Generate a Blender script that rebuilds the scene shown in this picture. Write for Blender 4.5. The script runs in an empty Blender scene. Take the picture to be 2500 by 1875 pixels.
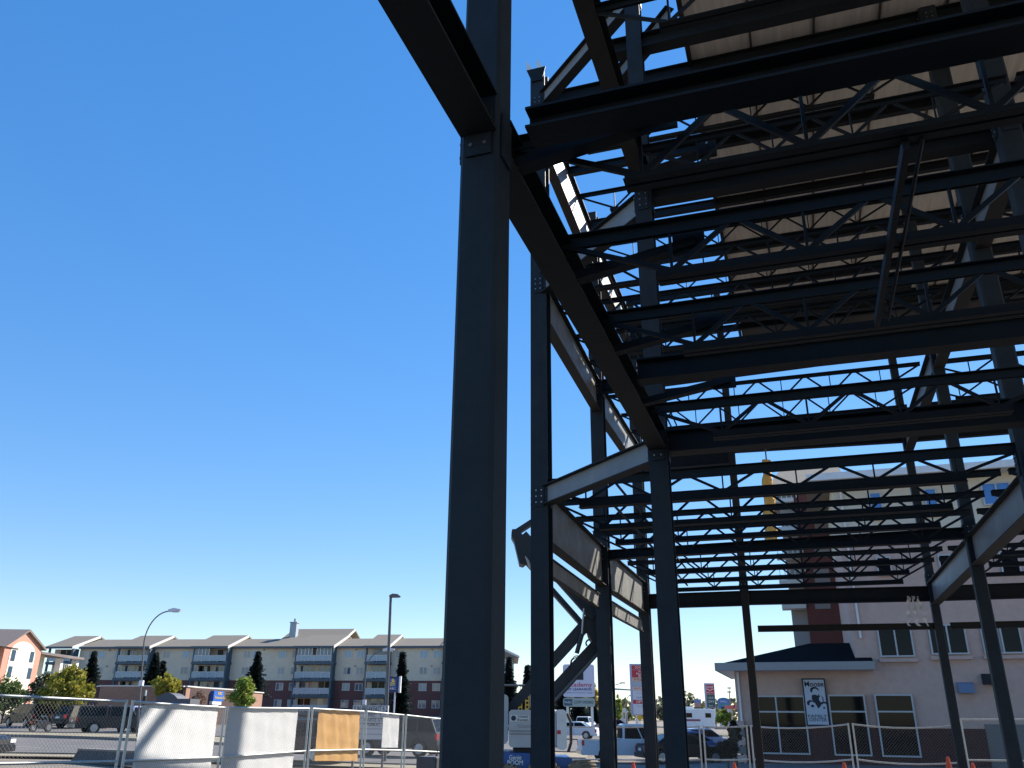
import bpy, bmesh, math, random
from mathutils import Vector, Matrix
random.seed(11)
sc = bpy.context.scene
# ------------------------------------------------------------------ camera
PITCH = math.radians(21.7); ROLL = math.radians(0.48); FPX = 2050.0; EYE = 1.6
cam_d = bpy.data.cameras.new("camera"); cam = bpy.data.objects.new("camera", cam_d)
sc.collection.objects.link(cam); sc.camera = cam
cam_d.sensor_width = 36.0; cam_d.lens = FPX*36.0/2500.0
cam_d.clip_start = 0.05; cam_d.clip_end = 5000
F_ = Vector((0, math.cos(PITCH), math.sin(PITCH)))
R0 = Vector((1, 0, 0)); U0 = Vector((0, -math.sin(PITCH), math.cos(PITCH)))
R_ = R0*math.cos(ROLL)+U0*math.sin(ROLL); U_ = -R0*math.sin(ROLL)+U0*math.cos(ROLL)
CAM = Vector((0, 0, EYE))
cam.matrix_world = Matrix(((R_.x, U_.x, -F_.x, 0), (R_.y, U_.y, -F_.y, 0), (R_.z, U_.z, -F_.z, EYE), (0, 0, 0, 1)))
# ------------------------------------------------------------------ sky, sun, exposure
SUN_AZ = math.radians(39.4)      # measured from +X towards +Y
SUN_EL = math.radians(37.0)
w = bpy.data.worlds.new("World"); sc.world = w; w.use_nodes = True
wn = w.node_tree.nodes; wl = w.node_tree.links
bg = wn["Background"]; sky = wn.new("ShaderNodeTexSky"); sky.sky_type = 'NISHITA'; sky.sun_disc = False
sky.sun_elevation = SUN_EL
sky.sun_rotation = math.pi/2 - SUN_AZ
sky.altitude = 600; sky.air_density = 1.0; sky.dust_density = 0.05; sky.ozone_density = 3.0
hs = wn.new("ShaderNodeHueSaturation"); hs.inputs["Saturation"].default_value = 1.93; hs.inputs["Hue"].default_value = 0.512
gm = wn.new("ShaderNodeGamma"); gm.inputs[1].default_value = 0.5; wl.new(sky.outputs[0], gm.inputs[0]); wl.new(gm.outputs[0], hs.inputs["Color"]); wl.new(hs.outputs[0], bg.inputs[0]); bg.inputs[1].default_value = 0.222
sun_d = bpy.data.lights.new("sun", 'SUN'); sun = bpy.data.objects.new("sun", sun_d); sc.collection.objects.link(sun)
sun_d.energy = 4.6; sun_d.angle = math.radians(0.53); sun_d.color = (1.0, 0.94, 0.84)
SUNV = Vector((math.cos(SUN_AZ)*math.cos(SUN_EL), math.sin(SUN_AZ)*math.cos(SUN_EL), math.sin(SUN_EL)))
sun.rotation_euler = SUNV.to_track_quat('Z', 'Y').to_euler()
sc.view_settings.view_transform = 'Standard'; sc.view_settings.look = 'None'
sc.view_settings.exposure = 1.0; sc.view_settings.gamma = 1.0
# ------------------------------------------------------------------ helpers
def ray(x, y):
    return R_*((x-1250.0)/FPX) + U_*((937.5-y)/FPX) + F_
def at(x, y, Y):                 # photograph pixel + forward distance -> point
    d = ray(x, y); return CAM + d*(Y/d.y)
def onplane(x, y, p0, dirv):     # pixel -> (distance along dirv, z) on a vertical plane
    n = Vector((dirv.y, -dirv.x, 0)); d = ray(x, y)
    t = (p0-CAM).dot(n)/d.dot(n); p = CAM+d*t
    return (p-p0).dot(dirv), p.z
def proj(p):
    v = p-CAM; f = v.dot(F_)
    if f <= 0.01: return (-9999, -9999)
    return 1250+FPX*v.dot(R_)/f, 937.5-FPX*v.dot(U_)/f
def link(o): sc.collection.objects.link(o)
def tag(o, label=None, cat=None, group=None, kind=None):
    if label: o["label"] = label
    if cat: o["category"] = cat
    if group: o["group"] = group
    if kind: o["kind"] = kind
    return o
def empty(name, loc=(0, 0, 0), rz=0.0, label=None, cat=None, group=None):
    o = bpy.data.objects.new(name, None); link(o); o.location = loc; o.rotation_euler = (0, 0, rz)
    o.empty_display_size = 0.2
    return tag(o, label, cat, group)
class MB:
    def __init__(s): s.v = []; s.f = []; s.m = []; s.sm = []
    def add(s, vs, fs, mi=0, smooth=False):
        k = len(s.v); s.v += [tuple(v) for v in vs]
        for f in fs: s.f.append([i+k for i in f]); s.m.append(mi); s.sm.append(smooth)
        return s
    def box(s, x0, y0, z0, x1, y1, z1, mi=0):
        vs = [(x0,y0,z0),(x1,y0,z0),(x1,y1,z0),(x0,y1,z0),(x0,y0,z1),(x1,y0,z1),(x1,y1,z1),(x0,y1,z1)]
        return s.add(vs, [(0,3,2,1),(4,5,6,7),(0,1,5,4),(1,2,6,5),(2,3,7,6),(3,0,4,7)], mi)
    def prism(s, poly, axis, a, b, mi=0):      # poly in the 2 other axes, extruded along axis
        n = len(poly)
        def mk(p, t):
            if axis == 'y': return (p[0], t, p[1])
            if axis == 'x': return (t, p[0], p[1])
            return (p[0], p[1], t)
        vs = [mk(p, a) for p in poly]+[mk(p, b) for p in poly]
        fs = [tuple(range(n)), tuple(range(2*n-1, n-1, -1))]+[(i, i+n, (i+1) % n+n, (i+1) % n) for i in range(n)]
        return s.add(vs, fs, mi)
    def sweep(s, P, Q, prof, up=Vector((0, 0, 1)), mi=0):
        P = Vector(P); Q = Vector(Q); d = (Q-P).normalized(); r = d.cross(up)
        if r.length < 1e-4: r = Vector((1, 0, 0))
        r.normalize(); u = r.cross(d); n = len(prof)
        vs = [P+r*a+u*b for a, b in prof]+[Q+r*a+u*b for a, b in prof]
        fs = [tuple(range(n-1, -1, -1)), tuple(range(n, 2*n))]+[(i, (i+1) % n, (i+1) % n+n, i+n) for i in range(n)]
        return s.add(vs, fs, mi)
    def bar(s, P, Q, wd, h=None, up=Vector((0, 0, 1)), mi=0):
        h = h or wd; return s.sweep(P, Q, [(-wd/2,-h/2),(wd/2,-h/2),(wd/2,h/2),(-wd/2,h/2)], up, mi)
    def ibeam(s, P, Q, b, d, tf=.02, tw=.014, up=Vector((0, 0, 1)), mi=0):   # P,Q on the top face axis
        h = d; B = b/2; w = tw/2
        prof = [(-B,-h),(B,-h),(B,-h+tf),(w,-h+tf),(w,-tf),(B,-tf),(B,0),(-B,0),(-B,-tf),(-w,-tf),(-w,-h+tf),(-B,-h+tf)]
        P = Vector(P); Q = Vector(Q); dd = (Q-P).normalized(); r = dd.cross(up).normalized(); u = r.cross(dd)
        for pr in ([(-B,-h),(B,-h),(B,-h+tf),(-B,-h+tf)], [(-B,-tf),(B,-tf),(B,0),(-B,0)], [(-w,-h+tf),(w,-h+tf),(w,-tf),(-w,-tf)]):
            s.sweep(P, Q, pr, up, mi)
        return s
    def tube(s, P, Q, r0, r1=None, n=10, mi=0, smooth=True, cap=True):
        P = Vector(P); Q = Vector(Q); r1 = r0 if r1 is None else r1; d = (Q-P).normalized()
        a = d.orthogonal().normalized(); b = d.cross(a)
        vs = [P+(a*math.cos(t)+b*math.sin(t))*r0 for t in [2*math.pi*i/n for i in range(n)]]
        vs += [Q+(a*math.cos(t)+b*math.sin(t))*r1 for t in [2*math.pi*i/n for i in range(n)]]
        s.add(vs, [(i, (i+1) % n, (i+1) % n+n, i+n) for i in range(n)], mi, smooth)
        if cap: s.add(vs, [tuple(range(n-1, -1, -1)), tuple(range(n, 2*n))], mi)
        return s
    def path(s, pts, r, n=8, mi=0):
        for i in range(len(pts)-1): s.tube(pts[i], pts[i+1], r, n=n, mi=mi)
        return s
    def quad(s, a, b, c, d, mi=0): return s.add([a, b, c, d], [(0, 1, 2, 3)], mi)
    def build(s, name, mats, parent=None):
        me = bpy.data.meshes.new(name); me.from_pydata(s.v, [], s.f)
        if not isinstance(mats, (list, tuple)): mats = [mats]
        for m in mats: me.materials.append(m)
        for p, mi, sm in zip(me.polygons, s.m, s.sm): p.material_index = mi; p.use_smooth = sm
        me.validate(); me.update()
        o = bpy.data.objects.new(name, me); link(o)
        if parent: o.parent = parent
        return o
def text_obj(name, txt, size, mat, parent, M, extrude=.004, bold=0.0, sx=1.0, align='CENTER', shear=0.0, width=None):
    cu = bpy.data.curves.new(name, 'FONT'); cu.body = txt; cu.size = size; cu.extrude = extrude
    cu.align_x = align; cu.align_y = 'CENTER'; cu.offset = bold; cu.shear = shear; cu.resolution_u = 3
    to = bpy.data.objects.new(name+"_tmp", cu); link(to)
    dg = bpy.context.evaluated_depsgraph_get(); me = bpy.data.meshes.new_from_object(to.evaluated_get(dg))
    bpy.data.objects.remove(to); bpy.data.curves.remove(cu)
    if width:
        xs = [v.co.x for v in me.vertices]; sx = width/max(1e-6, max(xs)-min(xs))
    for v in me.vertices: v.co.x *= sx
    me.transform(M); me.materials.clear(); me.materials.append(mat)
    o = bpy.data.objects.new(name, me); link(o); o.parent = parent
    return o
FRONT = Matrix(((1,0,0,0),(0,0,-1,0),(0,1,0,0),(0,0,0,1)))   # text drawn on the plane facing -Y
def FT(x, y, z): return Matrix.Translation((x, y, z)) @ FRONT
# ------------------------------------------------------------------ materials
MATS = {}
def mat(name, col, rough=.6, metal=0.0, var=0.0, scale=4.0, col2=None, bump=0.0, bscale=60.0, spec=.5, emit=None, detail=4):
    if name in MATS: return MATS[name]
    m = bpy.data.materials.new(name); m.use_nodes = True; nt = m.node_tree; b = nt.nodes["Principled BSDF"]
    b.inputs["Base Color"].default_value = (*col, 1); b.inputs["Roughness"].default_value = rough
    b.inputs["Metallic"].default_value = metal; b.inputs["Specular IOR Level"].default_value = spec
    if var or col2 or bump:
        tc = nt.nodes.new("ShaderNodeTexCoord")
    if var or col2:
        nz = nt.nodes.new("ShaderNodeTexNoise"); nz.inputs["Scale"].default_value = scale; nz.inputs["Detail"].default_value = detail
        nz.inputs["Roughness"].default_value = .65
        nt.links.new(tc.outputs["Object"], nz.inputs["Vector"])
        cr = nt.nodes.new("ShaderNodeValToRGB"); cr.color_ramp.elements[0].position = .32; cr.color_ramp.elements[1].position = .68
        c2 = col2 if col2 else tuple(min(1, c*(1+var)) for c in col); c1 = col if col2 else tuple(c*(1-var) for c in col)
        cr.color_ramp.elements[0].color = (*c1, 1); cr.color_ramp.elements[1].color = (*c2, 1)
        nt.links.new(nz.outputs["Fac"], cr.inputs[0]); nt.links.new(cr.outputs[0], b.inputs["Base Color"])
    if bump:
        n2 = nt.nodes.new("ShaderNodeTexNoise"); n2.inputs["Scale"].default_value = bscale; n2.inputs["Detail"].default_value = 3
        nt.links.new(tc.outputs["Object"], n2.inputs["Vector"])
        bp = nt.nodes.new("ShaderNodeBump"); bp.inputs["Strength"].default_value = bump; bp.inputs["Distance"].default_value = .02
        nt.links.new(n2.outputs["Fac"], bp.inputs["Height"]); nt.links.new(bp.outputs[0], b.inputs["Normal"])
    if emit:
        b.inputs["Emission Color"].default_value = (*col, 1); b.inputs["Emission Strength"].default_value = emit
    MATS[name] = m; return m
def brick(name, c1, c2, mortar, sx=1.0, bw=.4, rh=.2):
    m = bpy.data.materials.new(name); m.use_nodes = True; nt = m.node_tree; b = nt.nodes["Principled BSDF"]
    tc = nt.nodes.new("ShaderNodeTexCoord"); sp = nt.nodes.new("ShaderNodeSeparateXYZ"); nt.links.new(tc.outputs["Object"], sp.inputs[0])
    ad = nt.nodes.new("ShaderNodeMath"); nt.links.new(sp.outputs[0], ad.inputs[0]); nt.links.new(sp.outputs[1], ad.inputs[1])
    cb = nt.nodes.new("ShaderNodeCombineXYZ"); nt.links.new(ad.outputs[0], cb.inputs[0]); nt.links.new(sp.outputs[2], cb.inputs[1])
    br = nt.nodes.new("ShaderNodeTexBrick"); nt.links.new(cb.outputs[0], br.inputs["Vector"])
    br.inputs["Color1"].default_value = (*c1, 1); br.inputs["Color2"].default_value = (*c2, 1); br.inputs["Mortar"].default_value = (*mortar, 1)
    br.inputs["Scale"].default_value = sx; br.inputs["Brick Width"].default_value = bw; br.inputs["Row Height"].default_value = rh
    br.inputs["Mortar Size"].default_value = .012
    nt.links.new(br.outputs["Color"], b.inputs["Base Color"]); b.inputs["Roughness"].default_value = .85
    return m
def glassm(name, col, rough=.06):
    m = mat(name, col, rough, 0, spec=.9); return m
STEEL = None
def steelmat(name, c1, c2, rust, amt=.35):
    m = mat(name, c1, .6, 0, col2=c2, scale=2.2, bump=.2, bscale=25); nt = m.node_tree; b = nt.nodes["Principled BSDF"]
    ramp = [n for n in nt.nodes if n.type == 'VALTORGB'][0]; tc = [n for n in nt.nodes if n.type == 'TEX_COORD'][0]
    mp = nt.nodes.new("ShaderNodeMapping"); mp.inputs["Scale"].default_value = (6, 6, 1.1); nt.links.new(tc.outputs["Object"], mp.inputs[0])
    nz = nt.nodes.new("ShaderNodeTexNoise"); nz.inputs["Scale"].default_value = 1.3; nz.inputs["Detail"].default_value = 9; nz.inputs["Roughness"].default_value = .75; nt.links.new(mp.outputs[0], nz.inputs["Vector"])
    cr = nt.nodes.new("ShaderNodeValToRGB"); cr.color_ramp.elements[0].position = .55; cr.color_ramp.elements[1].position = .72
    cr.color_ramp.elements[0].color = (0,0,0,1); cr.color_ramp.elements[1].color = (amt,amt,amt,1); nt.links.new(nz.outputs["Fac"], cr.inputs[0])
    mx = nt.nodes.new("ShaderNodeMix"); mx.data_type = 'RGBA'; mx.inputs[7].default_value = (*rust, 1)
    nt.links.new(cr.outputs[0], mx.inputs[0]); nt.links.new(ramp.outputs[0], mx.inputs[6]); nt.links.new(mx.outputs[2], b.inputs["Base Color"]); b.inputs["Specular IOR Level"].default_value = .25
    return m
COLS = steelmat("column_primer", (.014,.020,.027), (.022,.030,.038), (.040,.026,.018), .5)
STEEL_B = mat("rusty_steel", (.014,.010,.007), .7, 0, col2=(.008,.008,.009), scale=3.5, bump=.2, bscale=30)
STEEL_L = mat("lit_web_steel", (.17,.18,.19), .5, .0, col2=(.23,.24,.24), scale=2.0, bump=.1, bscale=20)  # bounced light on the girder webs painted in as a paler steel
STEEL = steelmat("primed_steel", (.007,.0095,.012), (.011,.014,.017), (.020,.013,.009), .5)
BOLT = mat("bolt_metal", (.35,.35,.35), .35, .8)
WHITE = mat("white_paint", (.78,.78,.76), .4, 0, var=.06, scale=3)
GALV = mat("galvanised_pipe", (.50,.51,.50), .4, .6, var=.12, scale=9)
DARKG = mat("dark_glass", (.006,.008,.010), .05, 0, spec=.14)
BLACK = mat("black_rubber", (.018,.018,.018), .8, 0, var=.2, scale=30)
GREYP = mat("grey_pole_paint", (.12,.125,.13), .45, .3, var=.1, scale=3)
# ------------------------------------------------------------------ structural grid
AL = math.radians(18.5)
D1 = Vector((math.sin(AL), math.cos(AL), 0)); D2 = Vector((math.cos(AL), -math.sin(AL), 0))
def G(s, n, z=0.0): return D1*s + D2*n + Vector((0, 0, z))
Z1, Z2, Z3 = 5.57, 9.87, 14.35
LV = {1: Z1, 2: Z2, 3: Z3}
EN = -1.71
def rn(s): return 3.6
PA = (4.5, EN); PE = (12.0, EN); PG = (26.0, -1.46)
PB = (14.3, -4.2); PC = (20.2, -4.4); PD = (26.0, -4.42)
PK = (11.6, 3.6); PJ = (14.3, 3.6); PI_ = (19.7, 3.6); PH = (26.4, 3.6)
# ================================================================== TERRAIN
CP = [(0,0,0),(-6,14,0),(-3,25,-.2),(5,27,-.3),(10,27,-.35),(15,42,-.3),(5,50,-.65),(-6,45,-.2),(-18,34,0),(-30,66,.28),(-40,75,.6),
      (0,125,0),(-60,100,1.5),(-60,150,2.4),(0,150,1.2),(20,125,-.1),(40,60,-.2),(60,250,0),(-100,100,1.5),(0,300,2),(-150,250,3),(150,200,0)]
def terr(x, y):
    sw = sz = 0
    for a, b, c in CP:
        d2 = (x-a)**2+(y-b)**2+9.0; ww = 1.0/(d2*math.sqrt(d2)); sw += ww; sz += ww*c
    return sz/sw
def gp(x, y, Y, dz=0.0):
    p = at(x, y, Y); return Vector((p.x, Y, terr(p.x, Y)+dz))
def sheet(name, xs, ys, m, dz, xf=None):
    b = MB(); nx = len(xs); vs = []
    for yy in ys:
        for xx in xs:
            X, Y = (xf(xx, yy) if xf else (xx, yy)); vs.append((X, Y, terr(X, Y)+dz))
    fs = [(j*nx+i, j*nx+i+1, (j+1)*nx+i+1, (j+1)*nx+i) for j in range(len(ys)-1) for i in range(nx-1)]
    b.add(vs, fs, 0, True); o = b.build(name, m); tag(o, kind="structure"); return o
def fr(a, b, n): return [a+(b-a)*i/(n-1) for i in range(n)]
gravel = mat("dirt_gravel", (.16,.13,.10), .95, 0, col2=(.28,.235,.185), scale=.9, bump=.6, bscale=14, detail=8)
asph = mat("worn_asphalt", (.115,.105,.10), .9, 0, col2=(.165,.15,.142), scale=.6, bump=.3, bscale=30, detail=8)
walk = mat("concrete_walk", (.26,.215,.145), .9, 0, col2=(.36,.30,.20), scale=1.6, bump=.2, bscale=25)
drygrass = mat("dry_grass", (.20,.18,.085), .95, 0, col2=(.12,.13,.05), scale=2.5, bump=.8, bscale=20)
xs = [-2500,-1200,-600,-350,-220]+fr(-150, 150, 61)+[220,350,600,1200,2500]
ys = [-300,-100,-40]+fr(-20, 160, 73)+[200,260,350,500,800,1500,3000]
sheet("ground", xs, ys, gravel, 0)
# the street beyond the fence runs roughly left-right
RD = math.radians(-7)
def road_xf(u, v): return (u*math.cos(RD)-v*math.sin(RD), u*math.sin(RD)+v*math.cos(RD))
def strip(name, v0, v1, m, dz, u0=-140, u1=160, nv=4): return sheet(name, fr(u0, u1, 90), fr(v0, v1, nv), m, dz, road_xf)
strip("near_sidewalk", 33, 35, walk, .10, -140, -4)
strip("street", 35.6, 52, asph, .03, nv=7)
strip("boulevard", 52.2, 58, walk, .14, -140, -2)
strip("parking_lot", 58.2, 96, asph, .05, nv=12)
strip("grass_strip", 96.3, 104, drygrass, .12)
strip("side_lot", 5, 33, asph, .02, 1.5, 18, nv=8)
strip("far_street", 108, 122, asph, .03)
km = mat("kerb_concrete", (.22,.20,.175), .85, 0, var=.2)
for nm, v, h in (("near_kerb", 35.2, .15), ("far_kerb", 52.05, .19), ("lot_kerb", 58.1, .2)):
    b = MB(); us = fr(-140, 0 if v < 50 else -2, 80)
    for a, c in zip(us[:-1], us[1:]):
        p = road_xf(a, v); q = road_xf(c, v)
        zp = terr(*p); zq = terr(*q)
        P0 = Vector((p[0], p[1], zp-.02)); Q0 = Vector((q[0], q[1], zq-.02)); n = Vector((0, .15, 0)); H = Vector((0, 0, h+.02))
        b.add([P0, Q0, Q0+n, P0+n, P0+H, Q0+H, Q0+n+H, P0+n+H], [(0,3,2,1),(4,5,6,7),(0,1,5,4),(2,3,7,6)])
    tag(b.build(nm, km), kind="structure")
b = MB(); lm = mat("lane_paint", (.62,.60,.52), .8, 0, var=.2, scale=5)
for i in range(22):
    a = -70+i*7.5; p = road_xf(a, 43.6); q = road_xf(a+3, 43.6); n = Vector((0, .14, 0))
    P0 = Vector((p[0], p[1], terr(*p)+.04)); Q0 = Vector((q[0], q[1], terr(*q)+.04)); b.quad(P0, Q0, Q0+n, P0+n)
tag(b.build("lane_markings", lm), kind="structure")

# ================================================================== STEEL FRAME
def column(kind, p, sz, ztop, label, mt=STEEL, shape='W', flip=False):
    s, n = p; e = empty("steel_column", G(s, n, 0), -AL, label, "column", "columns of the steel frame")
    h = sz/2; b = MB()
    if shape == 'W':       # wide flange column, flanges facing +-D1
        tf = .030
        b.box(-h, -h, -.5, h, -h+tf, ztop); b.box(-h, h-tf, -.5, h, h, ztop); b.box(-.009, -h+tf, -.5, .009, h-tf, ztop)
    elif shape == 'WS':    # flanges facing +-D2
        tf = .022
        b.box(-h, -h, -.5, -h+tf, h, ztop); b.box(h-tf, -h, -.5, h, h, ztop); b.box(-h+tf, -.009, -.5, h-tf, .009, ztop)
    else:
        c = sz*.09
        b.prism([(-h+c,-h),(h-c,-h),(h,-h+c),(h,h-c),(h-c,h),(-h+c,h),(-h,h-c),(-h,-h+c)], 'z', -.5, ztop)
    b.build("shaft", mt, e)
    b = MB(); b.box(-h-.08, -h-.08, -.0, h+.08, h+.08, .03); b.build("base_plate", mt, e)
    b = MB()
    for z in (Z1, Z2, Z3):
        if z < ztop:
            for sx in (-1, 1):
                b.box(sx*(h+.012)-.006, -.09, z-.46, sx*(h+.012)+.006, .09, z-.1)
                b.box(-.09, sx*(h+.012)-.006, z-.46, .09, sx*(h+.012)+.006, z-.1)
    if b.v: b.build("connection_plate", mt, e)
    b = MB()
    for z in (Z1, Z2, Z3):
        if z < ztop:
            for i in range(3):
                for dx in (-.05, .05):
                    b.tube((dx, -h-.035, z-.38+i*.11), (dx, -h-.018, z-.38+i*.11), .013, n=6)
                    b.tube((-h-.035, dx, z-.38+i*.11), (-h-.018, dx, z-.38+i*.11), .013, n=6)
    if b.v: b.build("bolts", BOLT, e)
    return e
column("A", PA, .275, 16.5, "massive dark steel column nearest the camera, standing left of all the others", COLS, 'H')
column("E", PE, .27, 16.2, "dark steel column right of the white pickup, carrying the end of the long near beam", COLS, 'W')
column("B", PB, .32, 15.0, "grey steel column just right of the biggest one, hiding the boom lift's turntable", COLS, 'W')
column("C", PC, .33, 15.0, "steel column crossing the cab of the boom lift arm and the white pickup's tail", COLS, 'W')
column("D", PD, .33, 14.9, "steel column standing in front of the tall red and white shop pylon", COLS, 'W')
column("G", PG, .21, 15.0, "thin brownish steel column standing before the left corner of the low brick and stucco wing", STEEL_B, 'W')
column("H", PH, .22, 15.0, "thin steel column where the light ramp-like girder ends, in front of the stucco wall", COLS, 'H')
column("I", PI_, .24, 15.0, "steel column at the lower right edge of the picture behind the light girder", COLS, 'H')
column("J", PJ, .30, 16.0, "steel column with a pale flange running down the right side of the framing", COLS, 'H')
column("K", PK, .30, 16.0, "steel column with a pale flange in the top right corner", COLS, 'H')

def beam(name, P, Q, b_, d_, label, cat="beam", group="beams of the steel frame", m=STEEL, tf=.02, up=Vector((0,0,1)), webm=None, botm=None):
    P = Vector(P); Q = Vector(Q); mid = (P+Q)/2; e = empty(name, mid, 0, label, cat, group); P = P-mid; Q = Q-mid
    B = b_/2; h = d_; w = .009
    b = MB(); b.sweep(P, Q, [(-B,-tf),(B,-tf),(B,0),(-B,0)], up); b.build("top_flange", m, e)
    b = MB(); b.sweep(P, Q, [(-w,-h+tf),(w,-h+tf),(w,-tf),(-w,-tf)], up)
    L = (Q-P).length; d = (Q-P).normalized()
    b.build("web", webm or m, e)
    b = MB(); b.sweep(P, Q, [(-B,-h),(B,-h),(B,-h+tf),(-B,-h+tf)], up); b.build("bottom_flange", botm or m, e)
    return e
def gb(name, a, c, z, b_, d_, label, off0=.0, off1=.0, **k):
    P = G(a[0], a[1], z); Q = G(c[0], c[1], z); d = (Q-P).normalized()
    return beam(name, P+d*off0, Q-d*off1, b_, d_, label, **k)
# near line: runs over the camera's left to A, then to E
gb("steel_beam", (-1.0, EN), PA, 5.60, .26, .32, "deep black beam coming from the top edge down to the nearest column", 0, .15, botm=STEEL_B)
gb("steel_beam", PA, PE, 5.60, .26, .32, "deep black beam running from the nearest column to the column right of the white pickup", .15, .14, botm=STEEL_B)
gb("steel_beam", (7.4, EN), PE, Z2+.45, .24, .50, "black beam high up, running down from the top edge to the top of the tall middle column", 0, .14, botm=STEEL_B)
# girders on column lines
gb("steel_girder", PA, (4.5, 9.5), 5.45, .24, .17, "huge dark girder spanning from the nearest column to the right edge", .32, 0, botm=STEEL)
gb("steel_girder", PE, (12, 9.5), Z1, .28, .34, "dark girder of the lowest floor leaving the column right of the white pickup", .14, 0)
gb("steel_girder", PE, (12, 9.5), Z2-.02, .24, .27, "dark girder of the middle floor crossing the tan deck underside", .14, 0)
gb("steel_girder", (12, -2.3), (12, 9.5), 13.15, .26, .32, "dark blue-black girder high up, its left end poking past the tall middle column", 0, 0)
gb("steel_girder", (14.3, -4.2), (14.3, 9.5), Z3+.0, .2, .45, "roof girder with bolt holes starting at the tip of the slender left column", -.12, 0)
for k, s in enumerate((17.0, 19.5, 22.0, 24.4, 27.4)):
    gb("roof_beam", (s, -4.38), (s, 8.0), Z3, .14, .22, "bluish roof-level cross beam, %s from the camera under the tan deck" % ("first", "second", "third", "fourth", "fifth")[k], .12, 0, group="roof cross beams")
# back line D-G-H and beyond, spandrels
LVN = {1: "lowest", 2: "middle", 3: "roof"}
for lv, z, d in ((1, Z1-.1, .92), (2, Z2-.02, .88), (3, Z3-.02, .8)):
    if lv == 1: zz1, dd1 = 5.12, .42
    elif lv == 2: zz1, dd1 = 9.45, .45
    else: zz1, dd1 = z, d
    gb("spandrel_beam", PD, PG, zz1, .2, dd1, "deep %s-level spandrel between the far left corner column and the thin brownish one" % LVN[lv], .17, .11)
    gb("spandrel_beam", PG, PH, zz1 if lv == 1 else z, .2, .40 if lv == 1 else .5, "far %s-level edge beam between the two thin far columns" % LVN[lv], .11, .11)
    gb("spandrel_beam", PH, (26.4, 10), zz1 if lv == 1 else z, .2, .40 if lv == 1 else .5, "far %s-level edge beam right of the light girder's foot" % LVN[lv], .11, 0)
    dd = d if lv < 3 else 1.25
    gb("spandrel_beam", PB, PC, z, .22, dd, "deep %s-level edge beam between the first two slender left columns" % LVN[lv], .17, .17, botm=STEEL_B, webm=mat("edge_web", (.22,.215,.20), .5, 0, var=.2, scale=3))
    gb("spandrel_beam", PC, PD, z, .22, dd, "deep %s-level edge beam between the second and third slender left columns" % LVN[lv], .17, .17, botm=STEEL_B, webm=MATS["edge_web"])
# lintels hanging under the lowest edge beam
for a, c, t in ((PB, PC, "first"), (PC, PD, "second")):
    gb("lintel_beam", (a[0]+.25, a[1]-.02), (c[0]-.45, c[1]-.02), 4.33, .10, .34, "long lintel with a notched end hanging below the lowest edge beam in the %s bay" % t, .05, .05, group="lintels under the edge beams", webm=MATS["edge_web"], botm=STEEL_B)
# skew beams B-E
gb("skew_beam", PB, PE, 5.50, .2, .36, "light grey skewed beam of the lowest floor joining the slender left column to the middle one", .15, .14, webm=STEEL_L, group="skewed corner beams")
gb("skew_beam", PB, PE, 9.85, .2, .46, "light grey skewed beam of the middle floor in front of the bright slotted beam", .15, .14, webm=STEEL_L, group="skewed corner beams")
gb("skew_beam", PB, PE, 14.35, .2, .40, "skewed roof beam from the bright spiked column tip up to the right, left one of the pair", .15, .14, webm=STEEL_L, group="skewed corner beams")
gb("skew_beam", (15.9, -4.1), (12.6, -1.0), 14.42, .2, .42, "skewed roof beam from behind the black girder, right one of the pair", .15, .14, webm=STEEL_L, group="skewed corner beams")
gb("cross_beam", (9.25, EN+.1), (9.25, 3.5), 5.58, .22, .27, "thick dark cross beam of the lowest floor just before the middle column's girder", .1, 0)
gb("cross_beam", (9.25, 3.7), (9.25, 9.5), 5.58, .22, .27, "thick dark cross beam right of the pale girder, before the middle column's line", 0, 0)
gb("cross_beam", PC, PI_, 5.41, .2, .23, "thick cross girder of the lowest floor halfway down the dense joists", .16, .12)
gb("cross_beam", PC, PI_, Z2, .2, .36, "thick cross girder of the middle floor near the tan deck's far end", .16, .12)
gb("low_tie_beam", PG, PH, 4.13, .16, .17, "thin brown tie beam crossing in front of the stucco wall above the low roof", .28, .11, m=STEEL_B)
gb("low_tie_beam", PH, (26.4, 10), 4.13, .16, .17, "brown tie beam continuing right of the thin column past the upper windows", .3, 0, m=STEEL_B)
# R row girders, bounced light painted into the webs
for lv, z in ((1, 5.2), (2, Z2-.26)):
    for a, c, t in ((PJ, PI_, "upper"), (PI_, PH, "lower")):
        gb("light_girder", a, c, z, .24, .60, "%s length of the pale-webbed %s-floor girder on the right" % (t, LVN[lv]), .15, .12, webm=STEEL_L, botm=STEEL_B, group="pale girders on the right")
    gb("light_girder", PK, PJ, z, .24, .60, "nearest length of the pale-webbed %s-floor girder by the top right corner" % LVN[lv], .15, .15, webm=STEEL_L, botm=STEEL_B, group="pale girders on the right")
# spike plates on top of B
e = empty("column_cap", G(14.3, -4.2, 15.0), -AL, "pair of pointed plates, sunlight painted on as white, on top of the slender left column", "cap plate")
b = MB()
for dx in (-.22, .02): b.prism([(dx-.03, 0), (dx+.12, 0), (dx-.04, .33)], 'y', -.14, -.12)
b.build("pointed_plate", WHITE, e)  # white stands for sun on the steel plates, painted in
b = MB(); b.prism([(-.24, -.003), (.2, -.003), (.12, -.35), (-.12, -.35)], 'y', -.20, -.178); b.build("web_plate", STEEL, e)

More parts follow.
